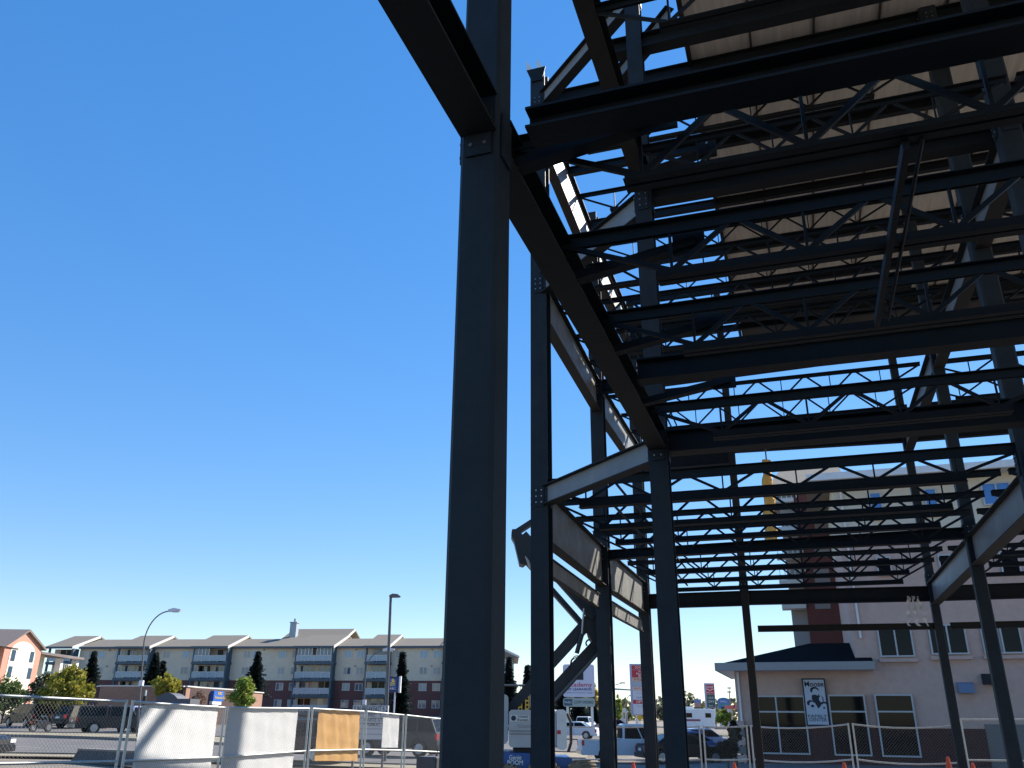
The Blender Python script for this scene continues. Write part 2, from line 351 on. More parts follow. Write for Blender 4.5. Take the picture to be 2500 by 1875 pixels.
# ------------------------------------------------------------------ open web joists
def joist(lv, s, n0, n1, z, depth, label, group, inset=.95, ch=.06, pan=1.22, inset1=None):
    inset1 = inset if inset1 is None else inset1
    mid = (n0+n1)/2; e = empty("bar_joist", G(s, mid, z), -AL, label, "joist", group)
    a, c = n0-mid, n1-mid; zb = -depth
    def chord(x0, x1, zc, up):
        b = MB(); t = .010; g = .012
        for sg in (-1, 1):       # double angles, legs out
            b.box(x0, sg*g if sg > 0 else -g-t, zc-ch/2, x1, (g+t) if sg > 0 else -g, zc+ch/2)
            zz = (zc+ch/2-t) if up else (zc-ch/2)
            cw = min(ch, .075); y0, y1 = (g+t, g+cw) if sg > 0 else (-g-cw, -g-t)
            b.box(x0, y0, zz, x1, y1, zz+t)
        return b
    chord(a, c, -ch/2, True).build("top_chord", STEEL, e)
    xb0, xb1 = a+inset, c-inset1
    chord(xb0-.12, xb1+.12, zb+ch/2, False).build("bottom_chord", STEEL, e)
    b = MB(); zt = -ch*.8; zl = zb+ch*.8
    npn = max(2, int(round((xb1-xb0)/pan))); st = (xb1-xb0)/npn; r = .019
    Y = Vector((0, 1, 0))
    b.bar((a+.05, 0, zt), (xb0, 0, zl), .03, .045); b.bar((c-.05, 0, zt), (xb1, 0, zl), .03, .045)
    for i in range(npn):
        x0 = xb0+i*st; xm = x0+st/2; x1 = x0+st
        b.bar((x0, 0, zl), (xm-.05, 0, zt), .03, .042); b.bar((xm+.05, 0, zt), (x1, 0, zl), .03, .042)
        b.bar((x0+.0, 0, zl), (x0+.0, 0, zt), .024, .032)
    b.bar((xb1, 0, zl), (xb1, 0, zt), .022, .026)
    b.build("web", STEEL, e)
    return e
ORD = ["first","second","third","fourth","fifth","sixth","seventh","eighth","ninth","tenth","eleventh","twelfth"]
def ndiag(s):   # left end of floor framing between E and B
    if s < 12: return EN
    if s < 14.3: return EN+(PB[1]-EN)*(s-12)/2.3
    return -4.38
def vis(p, q):
    for t in range(0, 11):
        x, y = proj(p+(q-p)*(t/10.0))
        if -20 < x < 2520 and -20 < y < 1900: return True
    return False
BAY1 = [1.6, 3.3, 4.95, 6.4, 8.0, 10.95]; BAY2 = [14.3, 15.85, 17.4, 18.95, 21.5, 23.1, 24.7]
for lv, z in ((1, Z1+.06), (2, Z2+.06)):
    k1 = k2 = 0
    for j, s in enumerate(BAY1+BAY2):
        n0 = ndiag(s)+.05; n1 = rn(s)-.06; P = G(s, n0, z); Q = G(s, n1, z)
        where = "in front of the girder on the middle column" if s < 12 else "behind the girder on the middle column"
        if vis(P, Q):
            if s < 12: k1 += 1; kk = k1
            else: k2 += 1; kk = k2
            joist(lv, s, n0, n1, z, .56 if s < 15 else .64, "%s dark joist of the %s floor %s the middle column's girder" % (ORD[kk-1], LVN[lv], "before" if s < 12 else "beyond"),
                  "%s floor joists" % LVN[lv], ch=.16 if (s == 14.3 and lv == 1) else (.08 if (s < 6 or lv == 2) else .11))
        P = G(s, rn(s)+.06, z); Q = G(s, 9.4, z)
        if vis(P, Q):
            joist(lv, s, rn(s)+.06, 9.4, z, .54, "%s dark %s-floor joist right of the pale girder" % ((ORD+["thirteenth","fourteenth"])[j], LVN[lv]),
                  "%s floor joists right of the pale girder" % LVN[lv], ch=.10)
k = 0
for s in (15.7, 18.2, 20.8, 23.2, 25.8):
    joist(3, s, -4.3, 3.5, Z3-.02, .62, "%s thin roof joist hung just under the tan deck" % ORD[k], "roof joists", ch=.08); k += 1
# haunch struts from the near long beam up to the joists, with bolted plates
for lv, z in ((1, Z1), (2, Z2)):
    for k, s in enumerate((4.85, 6.6, 8.3, 10.0) if lv == 1 else (9.7, 11.2)):
        e = empty("haunch_strut", G(s, EN, z), -AL, "short sloping strut with a bolted end plate, %s one along the %s-floor beam line" % (ORD[k], LVN[lv]), "strut", "sloping struts beside the beam")
        b = MB(); b.bar((.1, 0, -.24), (1.2, 0, -.06), .12, .08); b.build("arm", STEEL, e)
        b = MB(); b.box(1.0, -.012, -.16, 1.28, .012, .22); b.build("end_plate", STEEL, e)
        b = MB(); b.tube((1.14, -.03, .1), (1.14, -.012, .1), .02, n=8); b.build("bolt", BOLT, e)
# bridging rows
for lv, z in ((1, Z1), (2, Z2)):
    for nn, s0, s1, nm in ((-2.9, 14.4, 24.4, "left"),):
        P = G(s0, nn, z); e = empty("bridging", P, -AL, "thin %s bridging angles tying the %s-floor joists together" % (nm, LVN[lv]), "bridging", "joist bridging")
        b = MB(); b.bar((0, 0, .005), (0, s1-s0, .005), .035, .035); b.build("top_angle", STEEL, e)
        b = MB(); b.bar((0, 0, -.46), (0, s1-s0, -.46), .035, .035); b.build("bottom_angle", STEEL, e)
for s0, s1, z in ((5.0, 7.75, Z1-.05),):
    e = empty("conduit_run", G(s0, .98, z), -AL, "dark bundle of conduit hung under the near joists on the right", "conduit")
    b = MB(); b.box(-.022, 0, -.52, .022, s1-s0, -.44); b.build("flat_tray", STEEL, e)
    b = MB(); b.tube((.10, 0, -.46), (.10, s1-s0, -.46), .014, n=8); b.build("small_pipe", STEEL_B, e)
# ------------------------------------------------------------------ roof deck (plywood, seen from below)
def deckmat():
    m = bpy.data.materials.new("plywood_deck"); m.use_nodes = True; nt = m.node_tree; bs = nt.nodes["Principled BSDF"]
    tc = nt.nodes.new("ShaderNodeTexCoord"); nz = nt.nodes.new("ShaderNodeTexNoise"); mp = nt.nodes.new("ShaderNodeMapping")
    mp.inputs["Scale"].default_value = (7, .35, 1); nt.links.new(tc.outputs["Object"], mp.inputs[0]); nt.links.new(mp.outputs[0], nz.inputs["Vector"])
    nz.inputs["Scale"].default_value = 1.5; nz.inputs["Detail"].default_value = 6
    cr = nt.nodes.new("ShaderNodeValToRGB"); cr.color_ramp.elements[0].color = (.44,.40,.35,1); cr.color_ramp.elements[1].color = (.60,.55,.48,1)
    cr.color_ramp.elements[0].position = .3; cr.color_ramp.elements[1].position = .75
    nt.links.new(nz.outputs["Fac"], cr.inputs[0]); nt.links.new(cr.outputs[0], bs.inputs["Base Color"]); bs.inputs["Roughness"].default_value = .9
    return m
DECK = deckmat(); SEAM = mat("deck_seam", (.05,.042,.035), .9)
e = empty("roof_deck", G(0, 0, Z3+.02), -AL, "tan sheet roof deck seen from below above all the framing on the right", "roof deck")
b = MB(); x0 = -.88; pw = 1.21; k = 0
while x0 < 22:  # deck carried on unseen to the right and behind camera to shade steel
    for y0 in fr(-18.0, 27.0, 16)[:-1]:
        y1 = min(y0+3.0, 29.5); b.box(x0+.012, y0+.006, 0, x0+pw-.012, y1-.006, .03)
    x0 += pw
b.build("plywood_sheets", DECK, e)
b = MB(); b.box(-.85, -18, .032, 22.2, 29.5, .10); b.build("backing", SEAM, e)
b = MB()
x0 = -.88
while x0 < 22:
    b.box(x0-.022, -18, -.04, x0+.022, 29.5, -.001); x0 += pw
b.build("seam_battens", SEAM, e)
b = MB(); b.box(-.95, -18, -.10, -.885, 29.5, .10); b.build("edge_angle", STEEL_B, e)

# hanging strap (orange) and plastic
e = empty("insulation_strip", at(1871, 1122, 24.0), 0, "torn orange-yellow strip of tarpaulin hanging beyond the thin brownish column", "tarpaulin")
top = at(1871, 1122, 24.0); bot = at(1884, 1338, 24.0); L = top.z-bot.z
b = MB(); nseg = 22; vs = []
for i in range(nseg+1):
    t = i/nseg; z = -L*t; cx = (bot.x-top.x)*t+.02*math.sin(t*17); wv = .125+.06*t+.02*math.sin(t*31)+.015*random.random()
    for (fx_, fy_) in ((-1, 0), (-.3, -.35), (.35, -.1), (1, .25), (.2, .4)): vs.append((cx+fx_*wv, fy_*.12+.03*math.sin(t*23), z))
fs = []
for i in range(nseg):
    for j in range(5): fs.append((i*5+j, i*5+(j+1) % 5, (i+1)*5+(j+1) % 5, (i+1)*5+j))
b.add(vs, fs, 0, True); b.build("tarp_strip", mat("orange_tarp", (.80,.42,.06), .5, 0, col2=(.90,.60,.2), scale=5, bump=.4, bscale=12), e)
b = MB(); b.tube((0, 0, 0), (0, 0, .9), .02, n=6); b.build("hanger_cord", GREYP, e)
e = empty("plastic_sheet", at(2228, 1455, 23.0), 0, "crumpled clear plastic hanging where the pale girder meets its column", "plastic sheet")
b = MB()
for k in range(3):
    vs = []; n = 12
    for i in range(n+1):
        t = i/n; xx = (-.12+.12*k)+t*(.12*k-.1)+.03*math.sin(t*19+k); ww = .035+.02*math.sin(t*13+k*2)
        vs += [(xx-ww, .02*math.sin(t*30+k), -.78*t), (xx+ww, .03*math.cos(t*21), -.78*t)]
    b.add(vs, [(2*i, 2*i+1, 2*i+3, 2*i+2) for i in range(n)], 0, True)
b.build("plastic_folds", mat("clear_plastic", (.62,.62,.62), .15, 0, spec=.9), e)
# ================================================================== SITE FENCE
def fence_panel(P, Q, zt0, zt1, label, mesh=True, H=1.83, sag=0.0, pitch=.062, group="temporary site fence panels", cat="fence panel"):
    P = Vector((P[0], P[1], 0)); Q = Vector((Q[0], Q[1], 0)); L = (Q-P).length; d = (Q-P)/L
    e = empty("fence_panel", (P.x, P.y, zt0-H), math.atan2(d.y, d.x), label, cat, group)
    dz = zt1-zt0; r = .024
    def zt(x): return H+dz*x/L-sag*4*(x/L)*(1-x/L)
    b = MB()
    b.tube((0.03,0,0), (0.03,0,H+.03), r); b.tube((L-.03,0,dz), (L-.03,0,H+dz+.03), r)
    n = 5
    for z0 in (0.0, .93-.0, .12):
        for i in range(n):
            xa = .03+(L-.06)*i/n; xb = .03+(L-.06)*(i+1)/n
            b.tube((xa, 0, zt(xa)-(0 if z0 == 0 else H-z0)), (xb, 0, zt(xb)-(0 if z0 == 0 else H-z0)), r*.9, cap=False)
    b.build("frame", GALV, e)
    b = MB()
    for x in (0.03, L-.03):
        b.box(x-.3, -.05, -.03+dz*x/L, x+.3, .05, .03+dz*x/L)
    b.build("foot", GALV, e)
    if mesh:
        b = MB(); x0, x1, z0, z1 = .05, L-.05, .1, H-.02; w = .0014
        def clip(xs, zs, sg):   # line z = zs + sg*1.15*(x-xs)
            k = sg*1.15; pts = []
            xa, xb = x0, x1; za, zb = zs+k*(xa-xs), zs+k*(xb-xs)
            lo, hi = min(za, zb), max(za, zb)
            if hi < z0 or lo > z1: return None
            def X(z): return xs+(z-zs)/k
            if za < z0: xa = X(z0)
            if za > z1: xa = X(z1)
            if zb < z0: xb = X(z0)
            if zb > z1: xb = X(z1)
            if xb-xa < .01: return None
            return xa, zs+k*(xa-xs), xb, zs+k*(xb-xs)
        nl = int((L+H/1.15)/pitch)+2
        for sg in (1, -1):
            for i in range(nl):
                xs_ = (x0-H/1.15+i*pitch) if sg > 0 else (x0+i*pitch)
                c = clip(xs_, z0, sg) if sg > 0 else clip(xs_, z0, -1)
                if not c: continue
                xa, za, xb, zb = c; y = .004*sg
                oa = dz*xa/L-(sag*4*(xa/L)*(1-xa/L) if za > H-.3 else 0); ob = dz*xb/L-(sag*4*(xb/L)*(1-xb/L) if zb > H-.3 else 0)
                dx, dzz = (zb-za), -(xb-xa); q = math.hypot(dx, dzz); dx, dzz = dx/q*w, dzz/q*w
                v = [(xa-dx, y, za-dzz+oa), (xa+dx, y, za+dzz+oa), (xa, y+w*1.6, za+oa), (xb-dx, y, zb-dzz+ob), (xb+dx, y, zb+dzz+ob), (xb, y+w*1.6, zb+ob)]
                b.add(v, [(0,1,4,3),(1,2,5,4),(2,0,3,5)])
        b.build("chain_link", mat("wire_galv", (.30,.30,.29), .5, .3), e)
    return e
lp = [(-60, 12.6, 1705), (0, 12.95, 1708), (318, 14.9, 1713.5), (554, 17.9, 1728), (759, 20.9, 1730), (892, 23.2, 1737), (989, 25.1, 1746), (1100, 27.4, 1758)]
LP = []
for x, Y, y in lp: LP.append(at(x, y, Y))
# extend the first panel to full 3 m
d = (LP[1]-LP[2]); d.z = 0; d.normalize(); LP[1] = LP[2]+d*3.05; LP[1].z = LP[2].z+.06; LP[0] = LP[1]+d*3.05
fnames = ["leftmost bare chain-link panel, mostly outside the picture", "bare chain-link panel left of the white banners", "chain-link panel carrying the shadow-striped white banner",
          "chain-link panel carrying the half-shaded white banner", "chain-link panel carrying the orange sheet", "chain-link panel in front of the letter-board sign", "chain-link panel in front of the grey sport utility vehicle's tail"]
FP = []
for i in range(7):
    p, q = LP[i], LP[i+1]
    dd = (q-p); dd.z = 0; dd.normalize()
    FP.append(fence_panel((p+dd*.04), (q-dd*.04), p.z, q.z, fnames[i]))
# right-hand run behind the columns
rp = [(1100, 27.4, 1758), (1225, 27.4, 1771), (1345, 27.4, 1773), (1470, 27.4, 1774), (1590, 27.4, 1774), (1712, 27.3, 1774), (1828, 27.0, 1773), (2076, 25.3, 1768), (2338, 24.3, 1772)]
RP = [at(x, y, Y) for x, Y, y in rp]
rl = ["behind the boom lift's wheels, left of the slender grey column", "right of the boom lift's white cowl", "behind the spare wheel of the lift", "in front of the white crew-cab pickup's bed", "in front of the white pickup's doors", "in front of the black and blue cars", "before the two-pane window of the stucco wing", "before the brick plinth, its rail sagging"]
for i in range(len(RP)-1):
    p, q = RP[i], RP[i+1]; dd = (q-p); dd.z = 0; dd.normalize()
    fence_panel(p+dd*.03, q-dd*.03, p.z, q.z, "chain-link panel "+rl[i], sag=.08 if i >= 6 else .02, mesh=True, pitch=.08)
p = at(2342, 1757, 23.7); q = at(2680, 1757, 22.6)
fence_panel(p, q, p.z, q.z, "taller chain-link gate leaf at the lower right corner", H=1.9, pitch=.07, group="temporary site fence gate", cat="gate")
def banner(name, i, px0, px1, py0, py1, m, label, cat, wav=.007, dzb=0.0):
    p, q = LP[i], LP[i+1]; dd = Vector((q.x-p.x, q.y-p.y, 0)).normalized(); p0 = Vector((p.x, p.y, 0))
    u0, z0 = onplane(px0, py0, p0, dd); u1, z1 = onplane(px1, py0, p0, dd); _, zb = onplane(px0, py1, p0, dd)
    _, z1b = onplane(px1, py1, p0, dd)
    nn = Vector((dd.y, -dd.x, 0))
    base = p0+dd*u0+nn*(-.035)
    e = empty(name, (base.x, base.y, zb), math.atan2(dd.y, dd.x), label, cat)
    b = MB(); nx, nz = 24, 14; vs = []
    W = u1-u0; Hh = z0-zb
    for j in range(nz+1):
        for k in range(nx+1):
            u = W*k/nx; top = Hh+(z1-z0)*k/nx; bt = (z1b-zb)*k/nx; z = bt+(top-bt)*j/nz
            vs.append((u, wav*.5*math.sin(u*13+z*2.1)+wav*.35*math.sin(u*23+1+z*7)+wav*.3*math.sin(z*17+u*3), z))
    N = nx+1; n0 = len(vs); vs += [(a, c+.006, dd_) for a, c, dd_ in vs]
    fs = [(jj*N+k, jj*N+k+1, (jj+1)*N+k+1, (jj+1)*N+k) for jj in range(nz) for k in range(nx)]
    fs += [tuple(n0+i_ for i_ in reversed(f)) for f in fs]
    b.add(vs, fs, 0, True); b.build("sheet", m, e)
    b = MB()
    for k in range(6):
        u = W*(k+.5)/6; b.box(u-.012, .01, Hh-.05, u+.012, .05, Hh-.01)
    b.build("ties", BLACK, e)
    return e
bw = mat("white_banner", (.80,.80,.81), .55, 0, var=.04, scale=2)
banner("white_banner", 2, 352, 538, 1722, 1893, bw, "white cloth banner striped with slanting steel shadows on the fence", "banner")
banner("white_banner", 3, 562, 731, 1731, 1878, bw, "white cloth banner on the fence, its left part in bluish shade", "banner")
banner("orange_sheet", 4, 782, 884, 1735, 1857, mat("orange_sheet", (.70,.38,.12), .6, 0, col2=(.78,.46,.18), scale=2.2, bump=.2, bscale=4), "orange-tan sheet hung on the fence left of the letter-board", "tarpaulin", wav=.012)
banner("white_board", 5, 939, 978, 1746, 1825, bw, "small white panel on the fence covering the right half of the letter-board", "board", wav=.004)

# ================================================================== BOOM LIFT
LY = 21.0
lz = -.25
def lp3(x, y, dy=0.0): return at(x, y, LY+dy)
org = gp(1300, 1900, LY); org.z = lz
le = empty("boom_lift", org, 0, "blue and grey articulating boom lift parked behind the slender grey columns", "boom lift")
def L3(x, y, dy=0.0): return lp3(x, y, dy)-org
LG = mat("lift_grey", (.50,.50,.49), .45, 0, var=.08, scale=2); LB = mat("lift_blue", (.02,.10,.33), .4, 0, var=.12, scale=3)
LBK = mat("lift_dark", (.028,.030,.034), .5, .1, var=.2, scale=4); TY = mat("tyre_tan", (.30,.24,.16), .95, 0, col2=(.16,.13,.09), scale=6, bump=.5)
def rbox(b, x0, y0, z0, x1, y1, z1, r=.12, mi=0):
    pts = []
    for cx, cz, a0 in ((x1-r, z1-r, 0), (x0+r, z1-r, 90), (x0+r, z0+r, 180), (x1-r, z0+r, 270)):
        for k in range(5):
            a = math.radians(a0+k*22.5); pts.append((cx+r*math.cos(a), cz+r*math.sin(a)))
    b.prism(pts, 'y', y0, y1, mi)
c0 = L3(1230, 1826); c1 = L3(1398, 1704); s_ = L3(1243, 1708)
b = MB(); rbox(b, s_.x, -.9, c0.z+.04, L3(1352, 1700).x, .9, L3(1300, 1734).z, .08); b.build("engine_cowl", LG, le)
b = MB(); rbox(b, L3(1222, 0+1700).x-.35, -.7, c0.z+.1, s_.x-.015, .8, L3(1240, 1697).z, .1); b.build("counterweight", LG, le)
b = MB(); rbox(b, L3(1353, 1700).x, -.95, c0.z-.0, L3(1376, 1700).x, .5, L3(1360, 1733).z, .085); b.build("side_cowl", WHITE, le)
b = MB(); pts = [L3(1379, 1742, .3), L3(1388, 1762, .3), L3(1389, 1812, .3), L3(1382, 1836, .3)]
b.path([q_+Vector((.05, 0, 0)) for q_ in pts], .035); b.build("guard_rail", LBK, le)
b = MB(); z0_ = L3(1300, 1826).z
b.box(s_.x+.1, -.5, z0_-.14, L3(1345, 1700).x, .5, z0_+.02); b.tube((L3(1300,1830).x, 0, z0_-.3), (L3(1300,1830).x, 0, z0_-.1), .4, n=20); b.build("turntable", LBK, le)
b = MB(); rbox(b, L3(1205, 1830).x, -1.0, .22, L3(1292, 1832).x, .9, L3(1250, 1834).z, .05); rbox(b, L3(1296,1830).x, -.7, .3, L3(1392,1830).x, .9, L3(1380,1846).z, .05); b.build("chassis", LB, le)
def lug_wheel(b, c, R, wdt, ax=Vector((0, 1, 0)), mi=0):
    c = Vector(c); n = 26; a = Vector((0,0,1)); q = ax.cross(a)
    b.tube(c-ax*wdt/2, c+ax*wdt/2, R*.93, n=n, mi=mi)
    for i in range(n):
        t = 2*math.pi*i/n; dr = a*math.cos(t)+q*math.sin(t); tg = -a*math.sin(t)+q*math.cos(t)
        p0 = c+dr*R*.95-ax*wdt*.5; p1 = c+dr*R*.95+ax*wdt*.5+tg*.05
        b.bar(p0, p1, R*.12, R*.09, up=dr, mi=mi)
for px, py, dy, R, ang in ((1324, 1885, -.95, .50, 0), (1414, 1895, -1.05, .50, 62), (1240, 1905, -1.0, .46, 10), (1330, 1888, 1.0, .5, 0)):
    c = L3(px, py, 0); c = Vector((c.x, dy, R+.02)); ax = Vector((math.sin(math.radians(ang)), math.cos(math.radians(ang)), 0))
    t = MB(); lug_wheel(t, c, R, .34, ax); wo = t.build("wheel", TY, le)
    t = MB(); t.tube(c-ax*.19, c-ax*.175, R*.52, n=20); t.build("rim", WHITE, wo)
def boom(name, a, c, w0, w1, dy, mt=LBK, parent=le):
    A = L3(*a, dy); C = L3(*c, dy); b = MB(); d = (C-A); L = d.length; d.normalize(); up = Vector((0, 1, 0)).cross(d)
    r = Vector((0, 1, 0)); vs = []
    for P_, ww in ((A, w0), (C, w1)):
        for sx, su in ((-1,-1),(1,-1),(1,1),(-1,1)): vs.append(P_+r*(sx*.14)+up*(su*ww/2))
    b.add(vs, [(3,2,1,0),(4,5,6,7),(0,1,5,4),(1,2,6,5),(2,3,7,6),(3,0,4,7)]); return b.build(name, mt, parent)
boom("long_riser", (1245, 1732), (1445, 1508), .22, .30, 0)
boom("lower_boom", (1300, 1750), (1458, 1577), .36, .33, .05)
boom("boom_guide", (1310, 1757), (1466, 1588), .05, .05, -.12, GREYP)
boom("main_boom", (1275, 1308), (1452, 1505), .26, .27, -.12)
boom("telescope_boom", (1282, 1367), (1420, 1523), .12, .12, .22)
b = MB(); pv = [L3(x, y, 0) for x, y in ((1428, 1526), (1452, 1497), (1474, 1512), (1482, 1560), (1476, 1592), (1452, 1583), (1437, 1556))]
b.prism([(p_.x, p_.z) for p_ in pv], 'y', -.2, .2); b.build("knuckle", LBK, le)
b = MB(); b.tube(L3(1408, 1595, -.25), L3(1421, 1548, -.25), .055); b.build("lift_cylinder", LBK, le)
b = MB(); b.tube(L3(1421, 1548, -.25), L3(1426, 1485, -.25), .028); b.build("cylinder_rod", BOLT, le)
b = MB()
for k in (0, 1):
    pts = [L3(1391-k*3+4*k, 1634, -.3), L3(1394+k*2, 1612, -.3), L3(1403+k, 1602+k*4, -.3), L3(1412, 1601+k*4, -.3)]; b.path(pts, .012, n=6)
b.path([L3(1433, 1577, -.2), L3(1430, 1570, -.2), L3(1434, 1563, -.2), L3(1440, 1562, -.2)], .02, n=6); b.build("hydraulic_hoses", BLACK, le)
b = MB(); pv = [L3(x, y, 0) for x, y in ((1250, 1297), (1262, 1296), (1300, 1335), (1303, 1385), (1288, 1373), (1277, 1382), (1268, 1380), (1262, 1355), (1255, 1325), (1248, 1312))]
b.prism([(p_.x, p_.z) for p_ in pv], 'y', -.25, .25); b.build("jib_head", LBK, le)
boom("jib_boom", (1252, 1306), (1330, 1255), .13, .12, -.1)
b = MB()
for k in range(4): b.tube(L3(1283+k*2.5, 1358+k*3, -.3), L3(1292+k*2.5, 1385+k*3, -.3), .018, n=6)
b.build("rotator_fins", BOLT, le)
# lettering on the lift
pt = L3(1268, 1752); bp = MB(); yF = -.9
x0_ = L3(1246, 1745).x; x1_ = L3(1290, 1745).x; zt_ = L3(1268, 1746).z; zb_ = L3(1268, 1761).z
bp.box(x0_, yF-.006, zb_, x1_, yF-.001, zt_); bp.build("decal", WHITE, le)
INK = mat("sign_ink", (.03,.035,.06), .6)
xm = (x0_+x1_)/2; zm = (zt_+zb_)/2
text_obj("decal_lettering", "United", .075, INK, le, FT(xm+.07, yF-.010, zm+.035), width=.22)
text_obj("decal_lettering", "Rentals", .075, INK, le, FT(xm+.07, yF-.010, zm-.035), width=.24)
bb = MB(); bb.tube((x0_+.07, yF-.012, zm), (x0_+.07, yF-.006, zm), .055, n=18); bb.build("decal_emblem", INK, le)
text_obj("faded_lettering", "Genie", .11, mat("faded_ink", (.36,.36,.37), .6), le, FT(xm+.12, yF-.008, L3(1268, 1772).z), width=.34)
for k, yy in enumerate((1783, 1790)):
    bb = MB(); zz = L3(1268, yy).z; bb.box(x0_+.0, yF-.012, zz-.02, x1_+.06, yF-.001, zz+.015); bb.build("cowl_louvre", mat("louvre_grey", (.30,.30,.30), .6), le)
tm = L3(1257, 1851)
text_obj("chassis_lettering", "Genie", .13, WHITE, le, FT(tm.x, -1.008, L3(1257, 1845).z), width=.27, bold=.002)
text_obj("chassis_lettering", "BOOM", .13, WHITE, le, FT(tm.x, -1.008, L3(1257, 1857).z), width=.34, bold=.003)
bb = MB(); rx = L3(1359, 1786); bb.box(rx.x-.04, -.962, rx.z-.04, rx.x+.04, -.952, rx.z+.04); bb.build("warning_label", mat("label_red", (.55,.05,.05), .5), le)

# ================================================================== VEHICLES
def vehicle(name, label, cat, pos, yaw, L, W, H, style, col, group=None, rough=.3, metal=.0, zoff=0):
    e = empty(name, (pos[0], pos[1], terr(pos[0], pos[1])+.04+zoff), yaw, label, cat, group)
    pm = mat(name+"_paint_%d%d%d" % tuple(int(c*999) for c in col), col, rough, metal, spec=.22)
    R = {'sedan': .32, 'van': .34, 'suv': .37, 'pickup': .40}[style]; hw = W/2
    gc = {'sedan': .22, 'van': .22, 'suv': .27, 'pickup': .36}[style]
    xw = (-L*.30, L*.31) if style != 'pickup' else (-L*.27, L*.335)
    belt = {'sedan': .62, 'van': .56, 'suv': .60, 'pickup': .60}[style]*H
    hood = {'sedan': .57, 'van': .50, 'suv': .57, 'pickup': .60}[style]*H
    if style == 'sedan': top = [(-L/2, .45*H), (-L/2+.05, .60*H), (-L/2+.12, belt+.05), (-L*.30, belt+.06), (L*.16, belt), (L*.42, hood), (L/2-.03, .46*H), (L/2, .33*H)]
    elif style == 'van': top = [(-L/2, .40*H), (-L/2+.03, belt), (-L*.3, belt+.02), (L*.25, belt-.0), (L*.43, hood), (L/2-.02, .38*H), (L/2, .3*H)]
    elif style == 'suv': top = [(-L/2, .38*H), (-L/2+.04, belt), (-L*.3, belt+.01), (L*.17, belt), (L*.44, hood-.02), (L/2-.02, .45*H), (L/2, .32*H)]
    else: top = [(-L/2, .36*H), (-L/2, belt-.02), (-L*.12, belt-.02), (-L*.12, belt), (L*.25, belt), (L*.44, hood-.03), (L/2-.02, .5*H), (L/2, .33*H)]
    bot = []
    for xc in (xw[1], xw[0]):
        for k in range(9):
            a = math.radians(0+k*22.5); rr = R*1.16
            bot.append((xc+rr*math.cos(a), max(gc, R+rr*math.sin(a))))
    poly = top+[(L/2-.02, gc+.02)]+bot+[(-L/2+.02, gc+.05)]
    poly = [(x, z) for x, z in poly]
    b = MB(); b.prism(poly, 'y', -hw, hw); bo = b.build("body", pm, e)
    md = bo.modifiers.new("bevel", 'BEVEL'); md.width = .045; md.segments = 3; md.limit_method = 'ANGLE'; md.angle_limit = math.radians(50)
    # greenhouse
    if style == 'sedan': g = [(-L*.37, belt+.03), (-L*.21, H-.03), (-L*.1, H), (L*.04, H-.01), (L*.08, H-.04), (L*.25, belt-.04)]
    elif style == 'van': g = [(-L/2+.05, belt), (-L/2+.18, H-.10), (-L/2+.35, H), (L*.02, H-.01), (L*.08, H-.05), (L*.33, belt-.06)]
    elif style == 'suv': g = [(-L/2+.06, belt), (-L*.41, H-.08), (-L*.35, H), (L*.03, H-.01), (L*.07, H-.05), (L*.23, belt-.03)]
    else: g = [(-L*.115, belt), (-L*.105, H-.05), (-L*.08, H), (L*.12, H-.01), (L*.14, H-.04), (L*.25, belt-.03)]
    def wy(z): return hw-.03-(z-belt)/(H-belt)*.19 if z > belt else hw-.03
    vs = [(x, -wy(z), z) for x, z in g]+[(x, wy(z), z) for x, z in g]; n = len(g)
    b = MB(); b.add(vs, [tuple(range(n-1, -1, -1)), tuple(range(n, 2*n))]+[(i, (i+1) % n, (i+1) % n+n, i+n) for i in range(n)])
    cb = b.build("cabin", pm, e); md = cb.modifiers.new("bevel", 'BEVEL'); md.width = .03; md.segments = 2; md.limit_method = 'ANGLE'; md.angle_limit = math.radians(20)
    # side glass: between pillars
    zt = H-.11; zb = belt+.05
    def edge(z, pts):      # x on a slanted edge at height z
        (xa, za), (xb, zb_) = pts; return xa+(xb-xa)*(z-za)/(zb_-za)
    rear = (g[0], g[1]); front = (g[-1], g[-2])
    xs0 = lambda z: edge(z, rear)+.10; xs1 = lambda z: edge(z, front)-.10
    cuts = {'sedan': [.5], 'van': [.33, .64], 'suv': [.30, .63], 'pickup': [.52]}[style]
    tt = [0]+cuts+[1]
    for sd in (-1, 1):
        for i in range(len(tt)-1):
            b = MB(); q = []
            for z, k, off in ((zb, tt[i], .03), (zb, tt[i+1], -.03), (zt, tt[i+1], -.03), (zt, tt[i], .03)):
                x = xs0(z)+(xs1(z)-xs0(z))*k+(off if 0 < k < 1 else 0); q.append((x, sd*(wy(z)+.006), z))
            b.add(q, [(0,1,2,3) if sd < 0 else (3,2,1,0)])
            b.build("side_window", DARKG, e)
    for nm, (p0, p1), sg in (("rear_window", rear, -1), ("windshield", front, 1)):
        b = MB(); q = []
        nx_ = Vector((p1[1]-p0[1], 0, -(p1[0]-p0[0]))).normalized()*(-sg if sg < 0 else 1)
        nx_ = Vector((abs(p1[1]-p0[1])*sg, 0, abs(p1[0]-p0[0]))).normalized()*.008
        for t, s2 in ((.08, -1), (.08, 1), (.92, 1), (.92, -1)):
            x = p0[0]+(p1[0]-p0[0])*t; z = p0[1]+(p1[1]-p0[1])*t; q.append((x+nx_.x, s2*(wy(z)-.09), z+nx_.z))
        b.add(q, [(0,1,2,3) if sg > 0 else (3,2,1,0)]); b.build(nm, DARKG, e)
